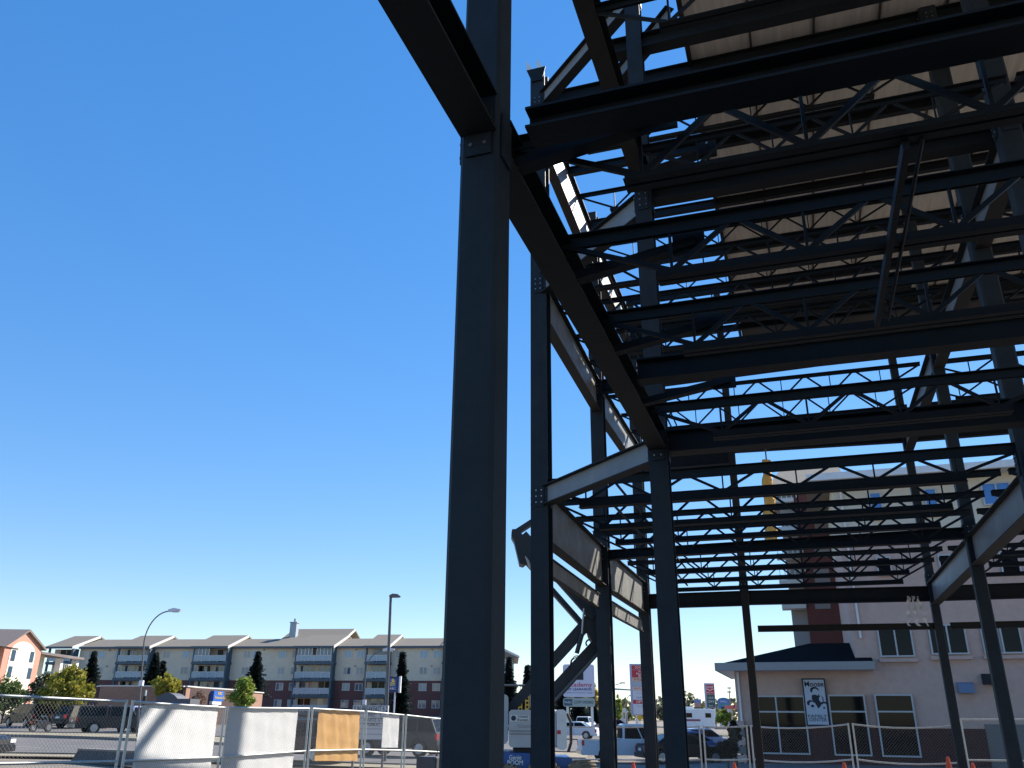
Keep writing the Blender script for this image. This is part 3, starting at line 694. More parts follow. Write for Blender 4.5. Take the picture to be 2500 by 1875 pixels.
    for xc in xw:
        for sd in (-1, 1):
            b = MB(); b.tube((xc, sd*(hw-.24), R), (xc, sd*(hw-.01), R), R, n=24); wo = b.build("wheel", BLACK, e)
            b = MB(); b.tube((xc, sd*(hw-.012), R), (xc, sd*(hw+.002), R), R*.62, n=20)
            for k in range(5):
                a = k*2*math.pi/5; b.bar((xc, sd*(hw+.006), R), (xc+R*.55*math.cos(a), sd*(hw+.006), R+R*.55*math.sin(a)), .05, .02)
            b.build("rim", mat("alloy_rim", (.45,.45,.46), .35, .6), wo)
    RL = mat("tail_red", (.45,.02,.03), .3); HL = mat("lamp_clear", (.75,.75,.72), .15, spec=.9)
    for sd in (-1, 1):
        b = MB(); tl = belt if style != 'sedan' else .60*H
        b.box(-L/2-.006, sd*(hw-.02) if sd < 0 else hw-.22, tl-.30, -L/2+.12, sd*(hw-.22) if sd < 0 else hw+.004, tl-.04) if sd > 0 else b.box(-L/2-.006, -hw-.004, tl-.30, -L/2+.12, -hw+.2, tl-.04)
        b.build("taillight", RL, e)
        b = MB(); b.box(L/2-.16, (hw-.32) if sd > 0 else -hw-.003, hood-.25, L/2+.0, (hw+.003) if sd > 0 else -hw+.32, hood-.12); b.build("headlight", HL, e)
        b = MB(); xm_ = xs1(zb)-.12; b.box(xm_, sd*(hw+.02) if sd > 0 else -hw-.2, belt+.0, xm_+.12, (hw+.2) if sd > 0 else -hw-.02, belt+.16); b.build("mirror", pm, e)
        for xd in ((.02*L, -.2*L) if style != 'pickup' else (.0, -.0)):
            pass
    b = MB(); b.box(-L/2-.07, -hw+.05, gc+.08, -L/2+.04, hw-.05, gc+.28); b.build("rear_bumper", mat("chrome", (.55,.55,.56), .25, .8) if style == 'pickup' else pm, e)
    b = MB(); b.box(L/2-.05, -hw+.05, gc+.05, L/2+.07, hw-.05, gc+.26); b.build("front_bumper", MATS.get("chrome", pm) if style == 'pickup' else pm, e)
    b = MB(); b.box(L/2-.03, -hw*.5, hood-.30, L/2+.012, hw*.5, hood-.12); b.build("grille", BLACK, e)
    b = MB(); b.box(-L/2-.012, -.26, .42*H, -L/2-.002, .26, .42*H+.14); b.build("licence_plate", WHITE, e)
    if style == 'pickup':
        b = MB(); b.box(-L/2+.06, -hw+.07, belt-.025, -L*.125, hw-.07, belt-.012); b.build("bed_liner", BLACK, e)
    b = MB()
    for sd in (-1, 1):
        for xd in ((xs0(zb)+(xs1(zb)-xs0(zb))*cc) for cc in cuts):
            b = MB(); b.box(xd-.006, sd*hw-.004, gc+.12, xd+.006, sd*hw+.004, belt-.02); b.build("door_seam", BLACK, e)
    return e
def vp(x, Y): p = at(x, 1750, Y); return (p.x, Y)
R = math.radians
vehicle("minivan", "dark grey-brown minivan parked across the street, its tail in the sun", "minivan", vp(72, 75), R(143), 4.9, 1.9, 1.75, 'van', (.022,.018,.015))
vehicle("parked_car", "white car parked with its rounded tail towards us right of the dark minivan", "car", vp(154, 84), R(80), 4.5, 1.8, 1.48, 'sedan', (.78,.78,.78), rough=.35, metal=0)
vehicle("suv", "dark vehicle parked between the white car and the grey pickup", "sport utility", vp(205, 74), R(60), 4.6, 1.85, 1.75, 'suv', (.012,.014,.016))
vehicle("pickup_truck", "dusty grey pickup with a bed cap parked behind the fence post", "pickup", vp(280, 66), R(38), 5.6, 2.0, 1.9, 'pickup', (.045,.042,.040))
vehicle("parked_car", "light blue van nose showing just right of the street lamp foot", "van", vp(352, 72), R(70), 4.6, 1.9, 1.9, 'van', (.22,.26,.50), rough=.4)
vehicle("passing_car", "black car entering the picture at the left edge on the street", "car", vp(-128, 34), R(-4), 4.6, 1.8, 1.42, 'sedan', (.015,.016,.02))
vehicle("suv", "grey sport utility vehicle with red tail lamp behind the fence, left of the biggest column", "sport utility", vp(985, 45), R(158), 4.7, 1.85, 1.80, 'suv', (.045,.048,.05))
vehicle("parked_car", "maroon-grey car showing between the white banner and the orange sheet", "car", vp(715, 36), R(172), 4.6, 1.8, 1.6, 'suv', (.06,.035,.04))
vehicle("pickup_truck", "white crew-cab pickup parked beyond the fence behind the steel columns", "pickup", vp(1540, 49.5), R(3), 5.7, 2.0, 1.95, 'pickup', (.62,.68,.74), rough=.35, metal=0, zoff=.0)
vehicle("parked_car", "white sedan seen under the college sign, beside the lift's cowl", "car", vp(1396, 80), R(165), 4.6, 1.8, 1.45, 'sedan', (.72,.74,.78), rough=.35, metal=0, zoff=0)
vehicle("pickup_truck", "small distant white pickup facing away between the college sign's posts", "pickup", vp(1425, 120), R(70), 5.4, 1.95, 1.85, 'pickup', (.74,.76,.78), rough=.35, metal=0)
vehicle("parked_car", "black car, the nearest of the three cars by the low stucco wing", "car", vp(1662, 47.5), R(8), 4.6, 1.8, 1.42, 'sedan', (.012,.013,.018))
vehicle("parked_car", "bright blue sedan between the black car and the pale silver-blue one", "car", vp(1682, 53), R(8), 4.7, 1.82, 1.50, 'sedan', (.10,.19,.42), rough=.3)
vehicle("parked_car", "pale silver-blue sedan, farthest right of the three by the stucco wing", "car", vp(1712, 60), R(8), 4.6, 1.8, 1.48, 'sedan', (.28,.37,.55), rough=.3)
vehicle("parked_car", "dark red car far off beyond the white pickup's cab", "car", vp(1503, 105), R(10), 4.6, 1.8, 1.5, 'sedan', (.22,.03,.03))
# white topper on grey pickup is part of it: cap
for o in list(bpy.data.objects):
    if o.get("label", "").startswith("dusty grey pickup"):
        b = MB(); L_, W_, H_ = 5.6, 2.0, 1.9; be = .6*H_
        vs = []
        for x, z, yy in ((-L_/2+.03, be-.03, .96), (-L_/2+.15, H_-.05, .84), (-L_*.13, H_-.02, .84), (-L_*.122, be-.03, .96)):
            vs += [(x, -yy, z), (x, yy, z)]
        b.add(vs, [(0,1,3,2),(2,3,5,4),(4,5,7,6),(0,2,4,6),(7,5,3,1),(0,6,7,1)]); cap = b.build("bed_cap", MATS["pickup_truck_paint_999489"] if "pickup_truck_paint_999489" in MATS else [m for k, m in MATS.items() if k.startswith("pickup_truck_paint")][0], o)
        b = MB()
        b.add([(-L_/2+.25, -.955+.0, be+.06), (-L_*.15, -.955, be+.06), (-L_*.15, -.87, H_-.14), (-L_/2+.3, -.87, H_-.14)], [(0,1,2,3)])
        b.build("cap_window", DARKG, cap)
# camper van / RV
px = vp(1683, 120); e = empty("camper", (px[0], px[1], terr(*px)), R(0), "white truck camper with a dark striped awning nose beyond the three cars", "camper")
b = MB(); b.prism([(-2.6, .9), (-2.6, 2.2), (-2.9, 2.3), (-2.9, 2.95), (2.6, 3.05), (3.2, 2.9), (3.2, 2.1), (3.0, .6), (-1.8, .6)], 'y', -1.1, 1.1); o_ = b.build("camper_body", WHITE, e)
md = o_.modifiers.new("bevel", 'BEVEL'); md.width = .08; md.segments = 2
b = MB(); b.box(-2.5, -1.11, 1.5, 1.2, -1.101, 1.75); b.build("stripe", mat("maroon_stripe", (.30,.08,.10), .5), e)
for x0 in (-2.3, -.6, 1.9):
    b = MB(); b.box(x0, -1.12, 1.95, x0+.75, -1.103, 2.5); b.build("window", DARKG, e)
b = MB(); b.box(-.5, -.4, 3.0, .6, .4, 3.3); b.build("roof_vent", WHITE, e)
for xx in (-1.8, 2.0):
    b = MB(); b.tube((xx, -1.12, .38), (xx, -.85, .38), .38, n=18); b.build("wheel", BLACK, e)
# motorbike by the kerb
p = gp(96, 1790, 67); e = empty("motorbike", (p.x, p.y, p.z+.05), R(70), "dark motorbike with a red tail parked on the lot behind the minivan", "motorbike")
for xx in (-.65, .7):
    b = MB(); b.tube((xx, -.06, .32), (xx, .06, .32), .32, n=20); wo = b.build("wheel", BLACK, e)
    b = MB(); b.tube((xx, -.07, .32), (xx, .07, .32), .2, n=16); b.build("rim", BOLT, wo)
b = MB(); b.prism([(-.9, .75), (-.5, .62), (-.1, .68), (.3, .85), (.45, .7), (.25, .3), (-.25, .28), (-.5, .5)], 'y', -.16, .16); b.build("frame", mat("bike_dark", (.02,.02,.022), .35), e)
b = MB(); b.prism([(-.85, .78), (-.1, .72), (-.1, .80), (-.8, .9)], 'y', -.14, .14); b.build("seat", BLACK, e)
b = MB(); b.box(-.95, -.12, .6, -.84, .12, .74); b.build("taillight", MATS["tail_red"], e)
b = MB(); b.tube((.7, 0, .32), (.45, 0, .98), .04); b.tube((.42, -.36, 1.05), (.42, .36, 1.05), .02); b.build("handlebar", GREYP, e)
# ================================================================== BUILDINGS
CREAM = mat("cream_siding", (.66,.57,.44), .85, 0, var=.06, scale=1.2); BRK = brick("red_brick", (.17,.055,.045), (.13,.045,.04), (.16,.12,.11), 1.0, .42, .14)
SHIN = mat("grey_shingle", (.17,.145,.115), .95, 0, col2=(.24,.205,.165), scale=6, bump=.4, bscale=12); TRIM = mat("blue_grey_trim", (.065,.10,.125), .6)
WIN = mat("window_glass", (.05,.09,.14), .06, 0, spec=.9); WIN2 = mat("window_sky_painted", (.16,.30,.42), .08, 0, spec=.9); CURT = mat("curtain", (.45,.43,.38), .8)  # second glass has a blue sky reflection painted in
PALE = mat("pale_trim", (.62,.60,.55), .7); RAILG = mat("rail_glass", (.24,.33,.40), .2, 0, spec=.7)
# ---- four-storey apartment block
A0 = at(130, 1600, 158); A0.z = 0; A1 = at(1130, 1600, 147.5); A1.z = 0
AD = (A1-A0); AD.z = 0; AD.normalize(); ang = math.atan2(AD.y, AD.x)
def U(x, y): return onplane(x, y, A0, AD)
ap = empty("apartment_building", A0, ang, "long four-storey block of cream siding over red brick with blue-grey balconies", "building")
uL = U(194, 1600)[0]; uR = U(1128, 1600)[0]; zE = U(640, 1579)[1]; zB = U(640, 1661)[1]; zG = terr(A0.x+20, A0.y)-1.0
D = 15.0
b = MB(); b.box(uL, 0, zB, uR, D, zE); b.build("siding_wall", CREAM, ap)
b = MB(); b.box(uL, .06, zG, uR, D-.1, zB-.003); b.build("brick_wall", BRK, ap)
zf = [U(700, y)[1] for y in (1597, 1637, 1676, 1717)]     # window centres
bays = [(132, 192), (300, 378), (483, 567), (730, 822), (900, 956), (1086, 1130)]
def roofpart(u0, u1, y0, z0, y1, z1, th=.28, name="roof", rake=True):
    b = MB(); b.prism([(y0, z0), (y1, z1), (y1+(y1-y0)*1.0, z0), (y1+(y1-y0), z0-th), (y1, z1-th), (y0, z0-th)], 'x', u0, u1)
    r = b.build(name, SHIN, ap)
    b = MB(); b.box(u0, y0-.06, z0-th-.08, u1, y0-.002, z0-.01); b.build("fascia", TRIM, r)
    if rake:
        b = MB(); b.prism([(y0-.06, z0+.03), (y1, z1+.03), (y1, z1-.42), (y0-.06, z0-.42)], 'x', u1+.002, u1+.10); b.build("rake_board", PALE, r)
    return r
roofpart(uL, uR, -.5, zE+.05, 5.2, zE+1.75, rake=False)
for i, (x0, x1) in enumerate(bays):
    u0 = U(x0, 1580)[0]; u1 = U(x1, 1580)[0]
    roofpart(u0-.2, u1+.2, -2.1, zE-.02, 5.6, zE+2.45)
roofpart(U(662, 1580)[0], U(732, 1580)[0], -.9, zE+.02, 5.4, zE+2.0)
roofpart(U(655, 1570)[0], U(815, 1570)[0], 5.0, zE+1.6, 11.0, zE+4.0, name="upper_roof")
b = MB(); uc = U(672, 1560)[0]; b.box(uc, 6, zE+1, uc+1.2, 7.2, zE+4.6); b.box(uc-.1, 5.9, zE+4.6, uc+1.3, 7.3, zE+4.8); b.tube((uc+.6, 6.6, zE+4.8), (uc+.6, 6.6, zE+5.4), .2, n=10); b.build("chimney", mat("chimney_siding", (.35,.40,.44), .7), ap)
for i, (x0, x1) in enumerate(bays):
    u0 = U(x0, 1600)[0]; u1 = U(x1, 1600)[0]; W_ = u1-u0
    nm = "balcony"
    for uu in (u0, u1-.3): b = MB(); b.box(uu, -1.75, zG, uu+.3, -1.45, zE-.3); b.build("balcony_post", TRIM, ap)
    b = MB(); b.box(u0+.05, -.02, zf[3]-1.2, u1-.05, -.005, zE-.35); b.build("bay_back_wall", CREAM, ap)
    b = MB(); b.box(u1-.12, -1.45, zf[3]-1.2, u1-.04, -.03, zE-.35); b.build("bay_side_wall", TRIM, ap)
    for k, zc in enumerate(zf):
        zs = zc-1.35
        b = MB(); b.box(u0-.1, -1.85, zs-.42, u1+.1, -.04, zs); sl = b.build("balcony", TRIM, ap)
        b = MB(); b.box(u0+.3, -1.80, zs+.12, u1-.3, -1.77, zs+1.0); b.build("rail_panel", RAILG, sl)
        b = MB(); b.box(u0+.28, -1.83, zs+1.0, u1-.28, -1.75, zs+1.08)
        nP = max(2, int(W_/1.4))
        for q in range(nP+1):
            uu = u0+.3+(W_-.6)*q/nP; b.box(uu-.03, -1.83, zs, uu+.03, -1.75, zs+1.0)
        b.build("rail", PALE, sl)
        # patio doors
        npn = max(1, int(W_/2.6))
        for q in range(npn):
            uc_ = u0+W_*(q+.5)/npn; wd = min(1.15, W_/npn*.42)
            full = (i == 3 and k == 0) or (i == 2 and k == 0 and q == 0)
            if full:
                b = MB(); b.box(uc_-wd*1.1, -1.60, zs+.1, uc_+wd*1.1, -1.57, zs+2.35); g_ = b.build("glazing", WIN, sl)
                b = MB()
                for t in range(5): uu = uc_-wd*1.1+wd*2.2*t/4; b.box(uu-.05, -1.66, zs+.05, uu+.05, -1.605, zs+2.4)
                b.box(uc_-wd*1.1, -1.66, zs+2.36, uc_+wd*1.1, -1.605, zs+2.46); b.build("glazing_frame", WHITE, g_)
            else:
                b = MB(); b.box(uc_-wd, -.05, zs+.05, uc_+wd, -.026, zs+2.1); g_ = b.build("patio_door", WIN if (i+k+q) % 3 else MATS["dark_glass"], sl)
                b = MB(); 
                for t in (-1, -.02, 1): b.box(uc_+wd*t-.05, -.08, zs+.02, uc_+wd*t+.05, -.052, zs+2.14)
                if (i*3+k+q) % 2: b.box(uc_+.1, -.085, zs+.1, uc_+wd*.45, -.055, zs+2.0)
                b.build("door_frame", PALE, g_)
wx = [225, 248, 297-8, 406, 455, 477, 603, 625, 690, 722, 850, 881, 975, 1035, 1068]
for k, zc in enumerate(zf):
    for j, x in enumerate(wx):
        if k >= 2 and x < 560: continue
        u = U(x, 1600)[0]; ww = .62
        y0 = -.0 if k < 2 else .06
        b = MB(); b.box(u-ww, y0-.03, zc-.55, u+ww, y0-.004, zc+.5); fo = b.build("window", WIN2 if (k == 0 and j % 3) else (WIN if (j*7+k) % 3 else CURT), ap)
        b = MB(); b.box(u-ww-.07, y0-.06, zc-.63, u+ww+.07, y0-.032, zc-.55); b.box(u-ww-.07, y0-.06, zc+.5, u+ww+.07, y0-.032, zc+.57)
        for t in (-1, 0, 1): b.box(u+ww*t-.045, y0-.06, zc-.55, u+ww*t+.045, y0-.032, zc+.5)
        b.build("frame", PALE, fo)
        if k < 2 and j % 3 == 1:
            b = MB(); b.box(u+1.3, -.12, zc+.62, u+1.55, -.01, zc+.8); b.build("wall_vent", GREYP, ap)
# end gable wing seen right of the biggest column
wz = empty("apartment_wing", at(1252, 1700, 140)*1.0, 0, "pale end wing of the apartment block, just its gabled corner showing past the biggest column", "building")
wo = wz.location.copy(); wz.location = (wo.x, wo.y, 0)
hz_ = at(1252, 1604, 140).z
b = MB(); b.box(-8, 0, 0, 0, 14, hz_); b.build("siding_wall", mat("pale_siding", (.52,.55,.54), .8, 0, var=.06), wz)
b = MB(); b.prism([(-8.6, hz_+.1), (-4, hz_+2.3), (.9, hz_+.1), (.9, hz_-.2), (-8.6, hz_-.2)], 'y', -.9, 14.5); rr = b.build("roof", SHIN, wz)
b = MB(); b.prism([(-8.7, hz_+.12), (-4, hz_+2.36), (1.0, hz_+.12), (1.0, hz_-.2), (-4, hz_+1.95), (-8.7, hz_-.2)], 'y', -1.0, -.91); b.build("rake_board", PALE, rr)
for k in range(4):
    zc = hz_-1.6-k*2.75
    b = MB(); b.box(-2.3, -.04, zc-.6, -1.2, -.004, zc+.6); fo = b.build("window", WIN, wz)
    b = MB(); b.box(-2.4, -.07, zc-.7, -1.1, -.042, zc-.6); b.box(-1.8, -.07, zc-.6, -1.7, -.042, zc+.6); b.build("frame", WHITE, fo)
    b = MB(); b.box(-.9, -1.2, zc-1.45, .1, -.005, zc-1.2); b.build("balcony", PALE, wz)
for xx in (-.85, .02):
    b = MB(); b.box(xx, -1.15, 0, xx+.1, -1.05, hz_-.2); b.build("corner_post", TRIM, wz)
# ---- salmon gable building at left
sal = mat("salmon_stucco", (.55,.25,.18), .9, 0, var=.05, scale=2); scream = mat("cream_stucco", (.75,.70,.55), .9, 0, var=.04, scale=2)
ROOFB = mat("brown_shingle", (.19,.155,.14), .95, 0, var=.15, scale=8)
S0 = at(14, 1600, 100); S0.z = 0; S1 = at(100, 1600, 108.5); S1.z = 0; SD = (S1-S0); SD.z = 0; SW = SD.length; SD.normalize()
sb = empty("gabled_building", S0, math.atan2(SD.y, SD.x), "salmon stucco building with a cream arched panel in its gable at the left edge", "building")
def SU(x, y): return onplane(x, y, S0, SD)
ua, za = SU(66, 1542); ul, zl = SU(13, 1577); ur, zr = SU(101, 1590); zl2 = SU(96, 1578)[1]
b = MB(); b.prism([(ul, 0), (ur, 0), (ur, zr), (SU(97, 1577)[0], SU(97, 1577)[1]), (ua, za), (ul, zl)], 'y', 0, 14); b.build("gable_wall", sal, sb)
# arched cream panel
c0_, cz_ = SU(55, 1598); rx_ = (SU(86, 1600)[0]-SU(24, 1600)[0])/2; rz_ = SU(55, 1566)[1]-cz_
pts = [(c0_+rx_*math.cos(math.radians(a)), cz_+rz_*math.sin(math.radians(a))) for a in range(0, 181, 12)]+[(c0_-rx_*1.05, 0), (c0_+rx_*1.0, 0)]
b = MB(); b.prism(pts, 'y', -.05, -.003); b.build("arched_panel", scream, sb)
for x, y in ((31, 1600), (76, 1604), (70, 1644), (22, 1640)):
    u, z = SU(x, y); b = MB(); b.box(u-.45, -.10, z-.6, u+.45, -.053, z+.6); b.build("window", WIN, sb)
b = MB(); b.prism([(ul-.5, zl-.1), (ua, za+.25), (ua+.1, za+.25), (ur+.6, zr+.3), (ur+.5, zr+.1), (ua, za-.0+.02), (ul-.3, zl-.0)], 'y', -.35, 14.2); b.build("roof", ROOFB, sb)
# dark left roof, wing
b = MB(); b.prism([(-.2, zl-.1), (5, za+.0), (12, za+.0), (14, zl)], 'x', -22, ul-.1+3.2); b.build("side_roof", mat("dark_shingle", (.075,.07,.065), .95, 0, var=.15), sb)
b = MB(); b.box(-22, 1.2, 0, ul-.02, 13, zl-.05); b.build("side_wall", scream, sb)
u2 = SU(192, 1603)[0]
b = MB(); wl_, wh_ = ur+.02, zr-.3
b.box(wl_, 1.5, 0, SU(140, 1600)[0], 12, SU(130, 1595)[1]); b.build("wing_wall", scream, sb)
b = MB(); u3 = SU(96, 1577)[0]; zz0 = SU(96, 1577)[1]; zz1 = SU(193, 1604)[1]
vs = [(u3, 6, zz0+.3), (u2, 5, zz1+.15), (u2, -.8, zz1-.1), (SU(148, 1602)[0], -1.0, SU(148, 1602)[1]), (ur+.1, .1, SU(104, 1591)[1])]
vs2 = [(x, y, z-.25) for x, y, z in vs]
b.add(vs+vs2, [(0,4,3,2,1), (5,6,7,8,9)]+[(i, (i+1) % 5, (i+1) % 5+5, i+5) for i in range(5)]); b.build("wing_roof", ROOFB, sb)
for x in (145, 184):
    u = SU(x, 1620)[0]; b = MB(); b.box(u-.35, -.3, 0, u+.35, .4, SU(x, 1606)[1]-.1); b.build("porch_pillar", WHITE, sb)
for y in (1620, 1650):
    ua_, z_ = SU(147, y); ub_ = SU(184, y)[0]; b = MB(); b.box(ua_, -.1, z_-.08, ub_, .1, z_+.08)
    nn_ = 8
    for t in range(nn_): uu = ua_+(ub_-ua_)*(t+.5)/nn_; b.box(uu-.03, -.03, z_-1.0, uu+.03, .03, z_)
    b.build("porch_rail", WHITE, sb)
# ---- low brick bank
K0 = at(232, 1700, 92); K0.z = 0; K1 = at(455, 1700, 90); K1.z = 0; KD = (K1-K0); KD.z = 0; KD.normalize()
bk = empty("bank_building", K0, math.atan2(KD.y, KD.x), "low flat-roofed brick bank with a blue sign band behind the fence", "building")
def KU(x, y): return onplane(x, y, K0, KD)
uA, uM = KU(236, 1700)[0], KU(447, 1700)[0]; zt1 = KU(300, 1677)[1]
b = MB(); b.box(uA, 0, -1, uM, 12, zt1); b.build("shade_toned_wall", brick("shade_toned_brick", (.085,.04,.032), (.07,.035,.03), (.07,.05,.045), 1, .4, .12), bk)  # front face in shade: the bank's brick painted darker
b = MB(); b.box(uA-.1, -.15, zt1, uM+.0, 12.1, zt1+.12); b.build("parapet_cap", PALE, bk)
# sunlit side of the bank, running away to the right
B0 = at(452, 1700, 90.2); B0.z = 0; B1 = at(641, 1700, 113); B1.z = 0; BD = (B1-B0); BD.z = 0; BL_ = BD.length; BD.normalize()
def BU(x, y): return onplane(x, y, B0, BD)
bs_ = empty("sunny_wing", tuple(bk.matrix_world.inverted() @ B0) if False else B0, math.atan2(BD.y, BD.x)); bs_.name = "bank_side_wing"
tag(bs_, "tan brick side of the bank in full sun, with the blue sign band", "building")
zt2 = BU(540, 1684)[1]
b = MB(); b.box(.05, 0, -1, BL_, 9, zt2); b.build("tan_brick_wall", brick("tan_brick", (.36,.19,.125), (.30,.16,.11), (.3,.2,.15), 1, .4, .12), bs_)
b = MB(); b.box(.0, -.12, zt2, BL_+.1, 9.1, zt2+.12); b.build("parapet_cap", PALE, bs_)
ub0, zb0 = BU(500, 1711); ub1, zb1 = BU(566, 1691)
b = MB(); b.box(ub0, -.9, zb0, ub1+.8, -.02, zb1); sg = b.build("sign_band", mat("bank_blue", (.02,.11,.42), .5), bs_)
GOLD = mat("gold_letters", (.85,.55,.05), .5)
uw_ = ub1-ub0
text_obj("lettering", "RBC", .42, GOLD, sg, FT(ub0+uw_*.22, -.93, (zb0+zb1)/2+.26), width=uw_*.16)
text_obj("lettering", "Financial Group", .36, GOLD, sg, FT(ub0+uw_*.30, -.93, (zb0+zb1)/2-.16), width=uw_*.50)
b = MB(); b.box(ub0, -.85, zb0-.35, ub1+.4, -.02, zb0-.01); b.build("canopy_edge", WHITE, bs_)
for t in range(4):
    uu = ub0+.3+t*uw_*.24; ww_ = uw_*.19; b = MB(); b.box(uu, -.06, zb0-1.5, uu+ww_, -.005, zb0-.45); fo = b.build("window", DARKG, bs_)
    b = MB(); b.box(uu-.25, -.12, zb0-1.6, uu-.01, -.01, zb0-.36); b.box(uu+ww_+.01, -.12, zb0-1.6, uu+ww_+.25, -.01, zb0-.36); b.build("frame", WHITE, fo)
# dark arched awning frame in front of bank
p0 = at(380, 1720, 80); e = empty("arched_shelter", (p0.x, 80, terr(p0.x, 80)), 0, "dark grey shelter with a humped roof in front of the bank", "shelter")
p1 = at(466, 1700, 80); Wd = p1.x-p0.x; zt = at(420, 1691, 80).z-e.location.z; zl_ = at(466, 1706, 80).z-e.location.z
pts = [(0, 1.6), (0, zt-.25)]+[(Wd*(.08+.45*t/8), zt-.25+.25*math.sin(math.pi*t/8)) for t in range(9)]+[(Wd*.62, zl_), (Wd, zl_), (Wd, 1.6)]
b = MB(); b.prism(pts, 'y', 0, 2.5); b.build("roof_panel", mat("shelter_grey", (.10,.10,.11), .6), e)
for xx in (.1, Wd-.2):
    b = MB(); b.box(xx, .1, 0, xx+.12, .22, 1.59); b.build("post", GREYP, e)
# ---- stucco building with the family-centre sign
W0 = at(1797, 1700, 44.2); W0.z = 0
ST1 = mat("pink_stucco", (.60,.43,.36), .95, 0, var=.07, scale=3, bump=.5, bscale=40); ST2 = mat("cream_stucco_upper", (.70,.64,.52), .95, 0, var=.05, scale=3)
FR = mat("light_window_frame", (.52,.54,.55), .5)
cb = empty("club_building", W0, -AL, "beige stucco building of several storeys with a low hip-roofed wing and tall framed windows", "building")
def M_(x, y): return onplane(x, y, W0, D2)
zg = terr(W0.x+6, W0.y)-.4
uT = M_(2087, 1600)[0]; zS = M_(1900, 1640)[1]; zPl = M_(2060, 1776)[1]; uEnd = 26; zBr = M_(2150, 1305)[1]; zTop = M_(2200, 1176)[1]
b = MB(); b.box(0, 0, zPl, uT-.002, 10, zS+.3); b.build("wing_wall", ST1, cb)
b = MB(); b.box(uT, 0, zPl, uEnd, 14, zBr); b.build("lower_wall", ST1, cb)
b = MB(); b.box(uT, .04, zBr+.002, uEnd, 14, zTop+.4); b.build("upper_wall", ST2, cb)
u5 = M_(2408, 1800)[0]
b = MB(); b.box(.0, -.10, zg+.25, u5, .3, zPl); b.build("brick_plinth", brick("plinth_brick", (.085,.022,.018), (.065,.018,.016), (.06,.04,.035), 1, .3, .09), cb)
b = MB(); b.box(-.05, -.14, zg-.3, uEnd, .3, zg+.248); b.build("concrete_base", mat("base_concrete", (.30,.29,.27), .9, 0, var=.1), cb)
b = MB(); b.box(u5+.01, -.06, zg+.25, uEnd, .3, zPl+.2); b.build("grey_plinth", mat("grey_plinth", (.20,.19,.18), .9), cb)
for k in range(6):
    b = MB(); b.box(-.35, -.35, zg+.05+k*.38, .28, .28, zg+.22+k*.38+.15); b.build("banded_pillar_course", MATS["pink_stucco"] if k % 2 else MATS["grey_plinth"], cb)
# hip roof over wing
uEv = M_(1757, 1637)[0]; uEr = M_(2133, 1642)[0]; zr1 = M_(1975, 1571)[1]
W36 = W0+D1*3.6; ridge_u0, zr1 = onplane(1975, 1571, W36, D2)
b = MB(); vs = [(uEv, -1.1, zS+.32), (uEr, -1.1, zS+.32), (uEr, 3.6, zr1), (ridge_u0, 3.6, zr1), (uEv, 8.3, zS+.32), (uEr, 8.3, zS+.32)]
b.add(vs, [(0,1,2,3), (0,3,4), (3,2,5,4), (1,5,2), (0,4,5,1)]); rf = b.build("hip_roof", mat("charcoal_shingle", (.007,.008,.010), 1.0, 0, var=.3, scale=10, spec=.08), cb)
b = MB(); b.box(uEv-.02, -1.2, zS+.02, uEr+.02, -1.1, zS+.38); b.box(uEv-.12, -1.2, zS+.02, uEv-.02, 8.4, zS+.38); b.build("gutter", mat("aged_gutter", (.33,.33,.33), .6), rf)
b = MB(); b.box(uEv, -1.09, zS+.02, uEr, -.01, zS+.06); b.box(uEv, -.01, zS+.02, -.01, 8.3, zS+.06); b.build("soffit", WHITE, rf)
def bwin(x0, y0, x1, y1, vm, hm, nm="window", m=DARKG, yo=0.0, frw=.07, blue=False):
    u0, zt_ = M_(x0, y0); u1, _ = M_(x1, y0); _, zb_ = M_(x0, y1)
    b = MB(); b.box(u0, yo-.09, zb_, u1, yo-.045, zt_); g_ = b.build(nm, m, cb); b = MB(); f = frw
    b.box(u0-f, yo-.14, zb_-f, u0, yo-.03, zt_+f); b.box(u1, yo-.14, zb_-f, u1+f, yo-.03, zt_+f)
    b.box(u0, yo-.14, zt_, u1, yo-.03, zt_+f); b.box(u0, yo-.14, zb_-f, u1, yo-.03, zb_)
    for t in vm: b.box(u0+(u1-u0)*t-f/2, yo-.135, zb_, u0+(u1-u0)*t+f/2, yo-.092, zt_)
    for t in hm:
        z_ = zt_+(zb_-zt_)*t; b.box(u0, yo-.13, z_-f/2, u1, yo-.092, z_+f/2)
    b.build("frame", FR, g_); return g_, u0, u1, zb_, zt_
bwin(1846, 1702, 1960, 1836, [.42], [.27], yo=-.1); bwin(2024, 1700, 2106, 1840, [], [.27], yo=-.1); bwin(2137, 1699, 2222, 1843, [], [.27], yo=-.1)
CG = mat("blind_glass", (.10,.11,.12), .1, spec=.9)
for x0, y0, x1, y1, nm in ((2143, 1532, 2219, 1601, 0), (2267, 1529, 2350, 1595, 0), (2394, 1525, 2482, 1593, 1)):
    g_, u0, u1, zb_, zt_ = bwin(x0, y0, x1, y1, [.5], [])
    if nm:
        b = MB(); b.box(u0+.05, -.10, zb_+.02, (u0+u1)/2-.05, -.0905, zt_-.02); b.build("blind", mat("blind_grey", (.33,.33,.33), .7), g_)
    b = MB(); b.box(u0-.15, -.2, zb_-.30, u1+.15, -.02, zb_-.14); b.build("sill", ST1, g_)
for x0, y0, x1, y1 in ((2124, 1207, 2147, 1268), (2257, 1197, 2281, 1260), (2396, 1184, 2462, 1232)):
    bwin(x0, y0, x1, y1, [.5] if x1-x0 > 40 else [], [], m=mat("sky_painted_glass", (.05,.20,.55), .1, spec=.8), yo=.04)  # blue of the reflected sky painted into these upper panes
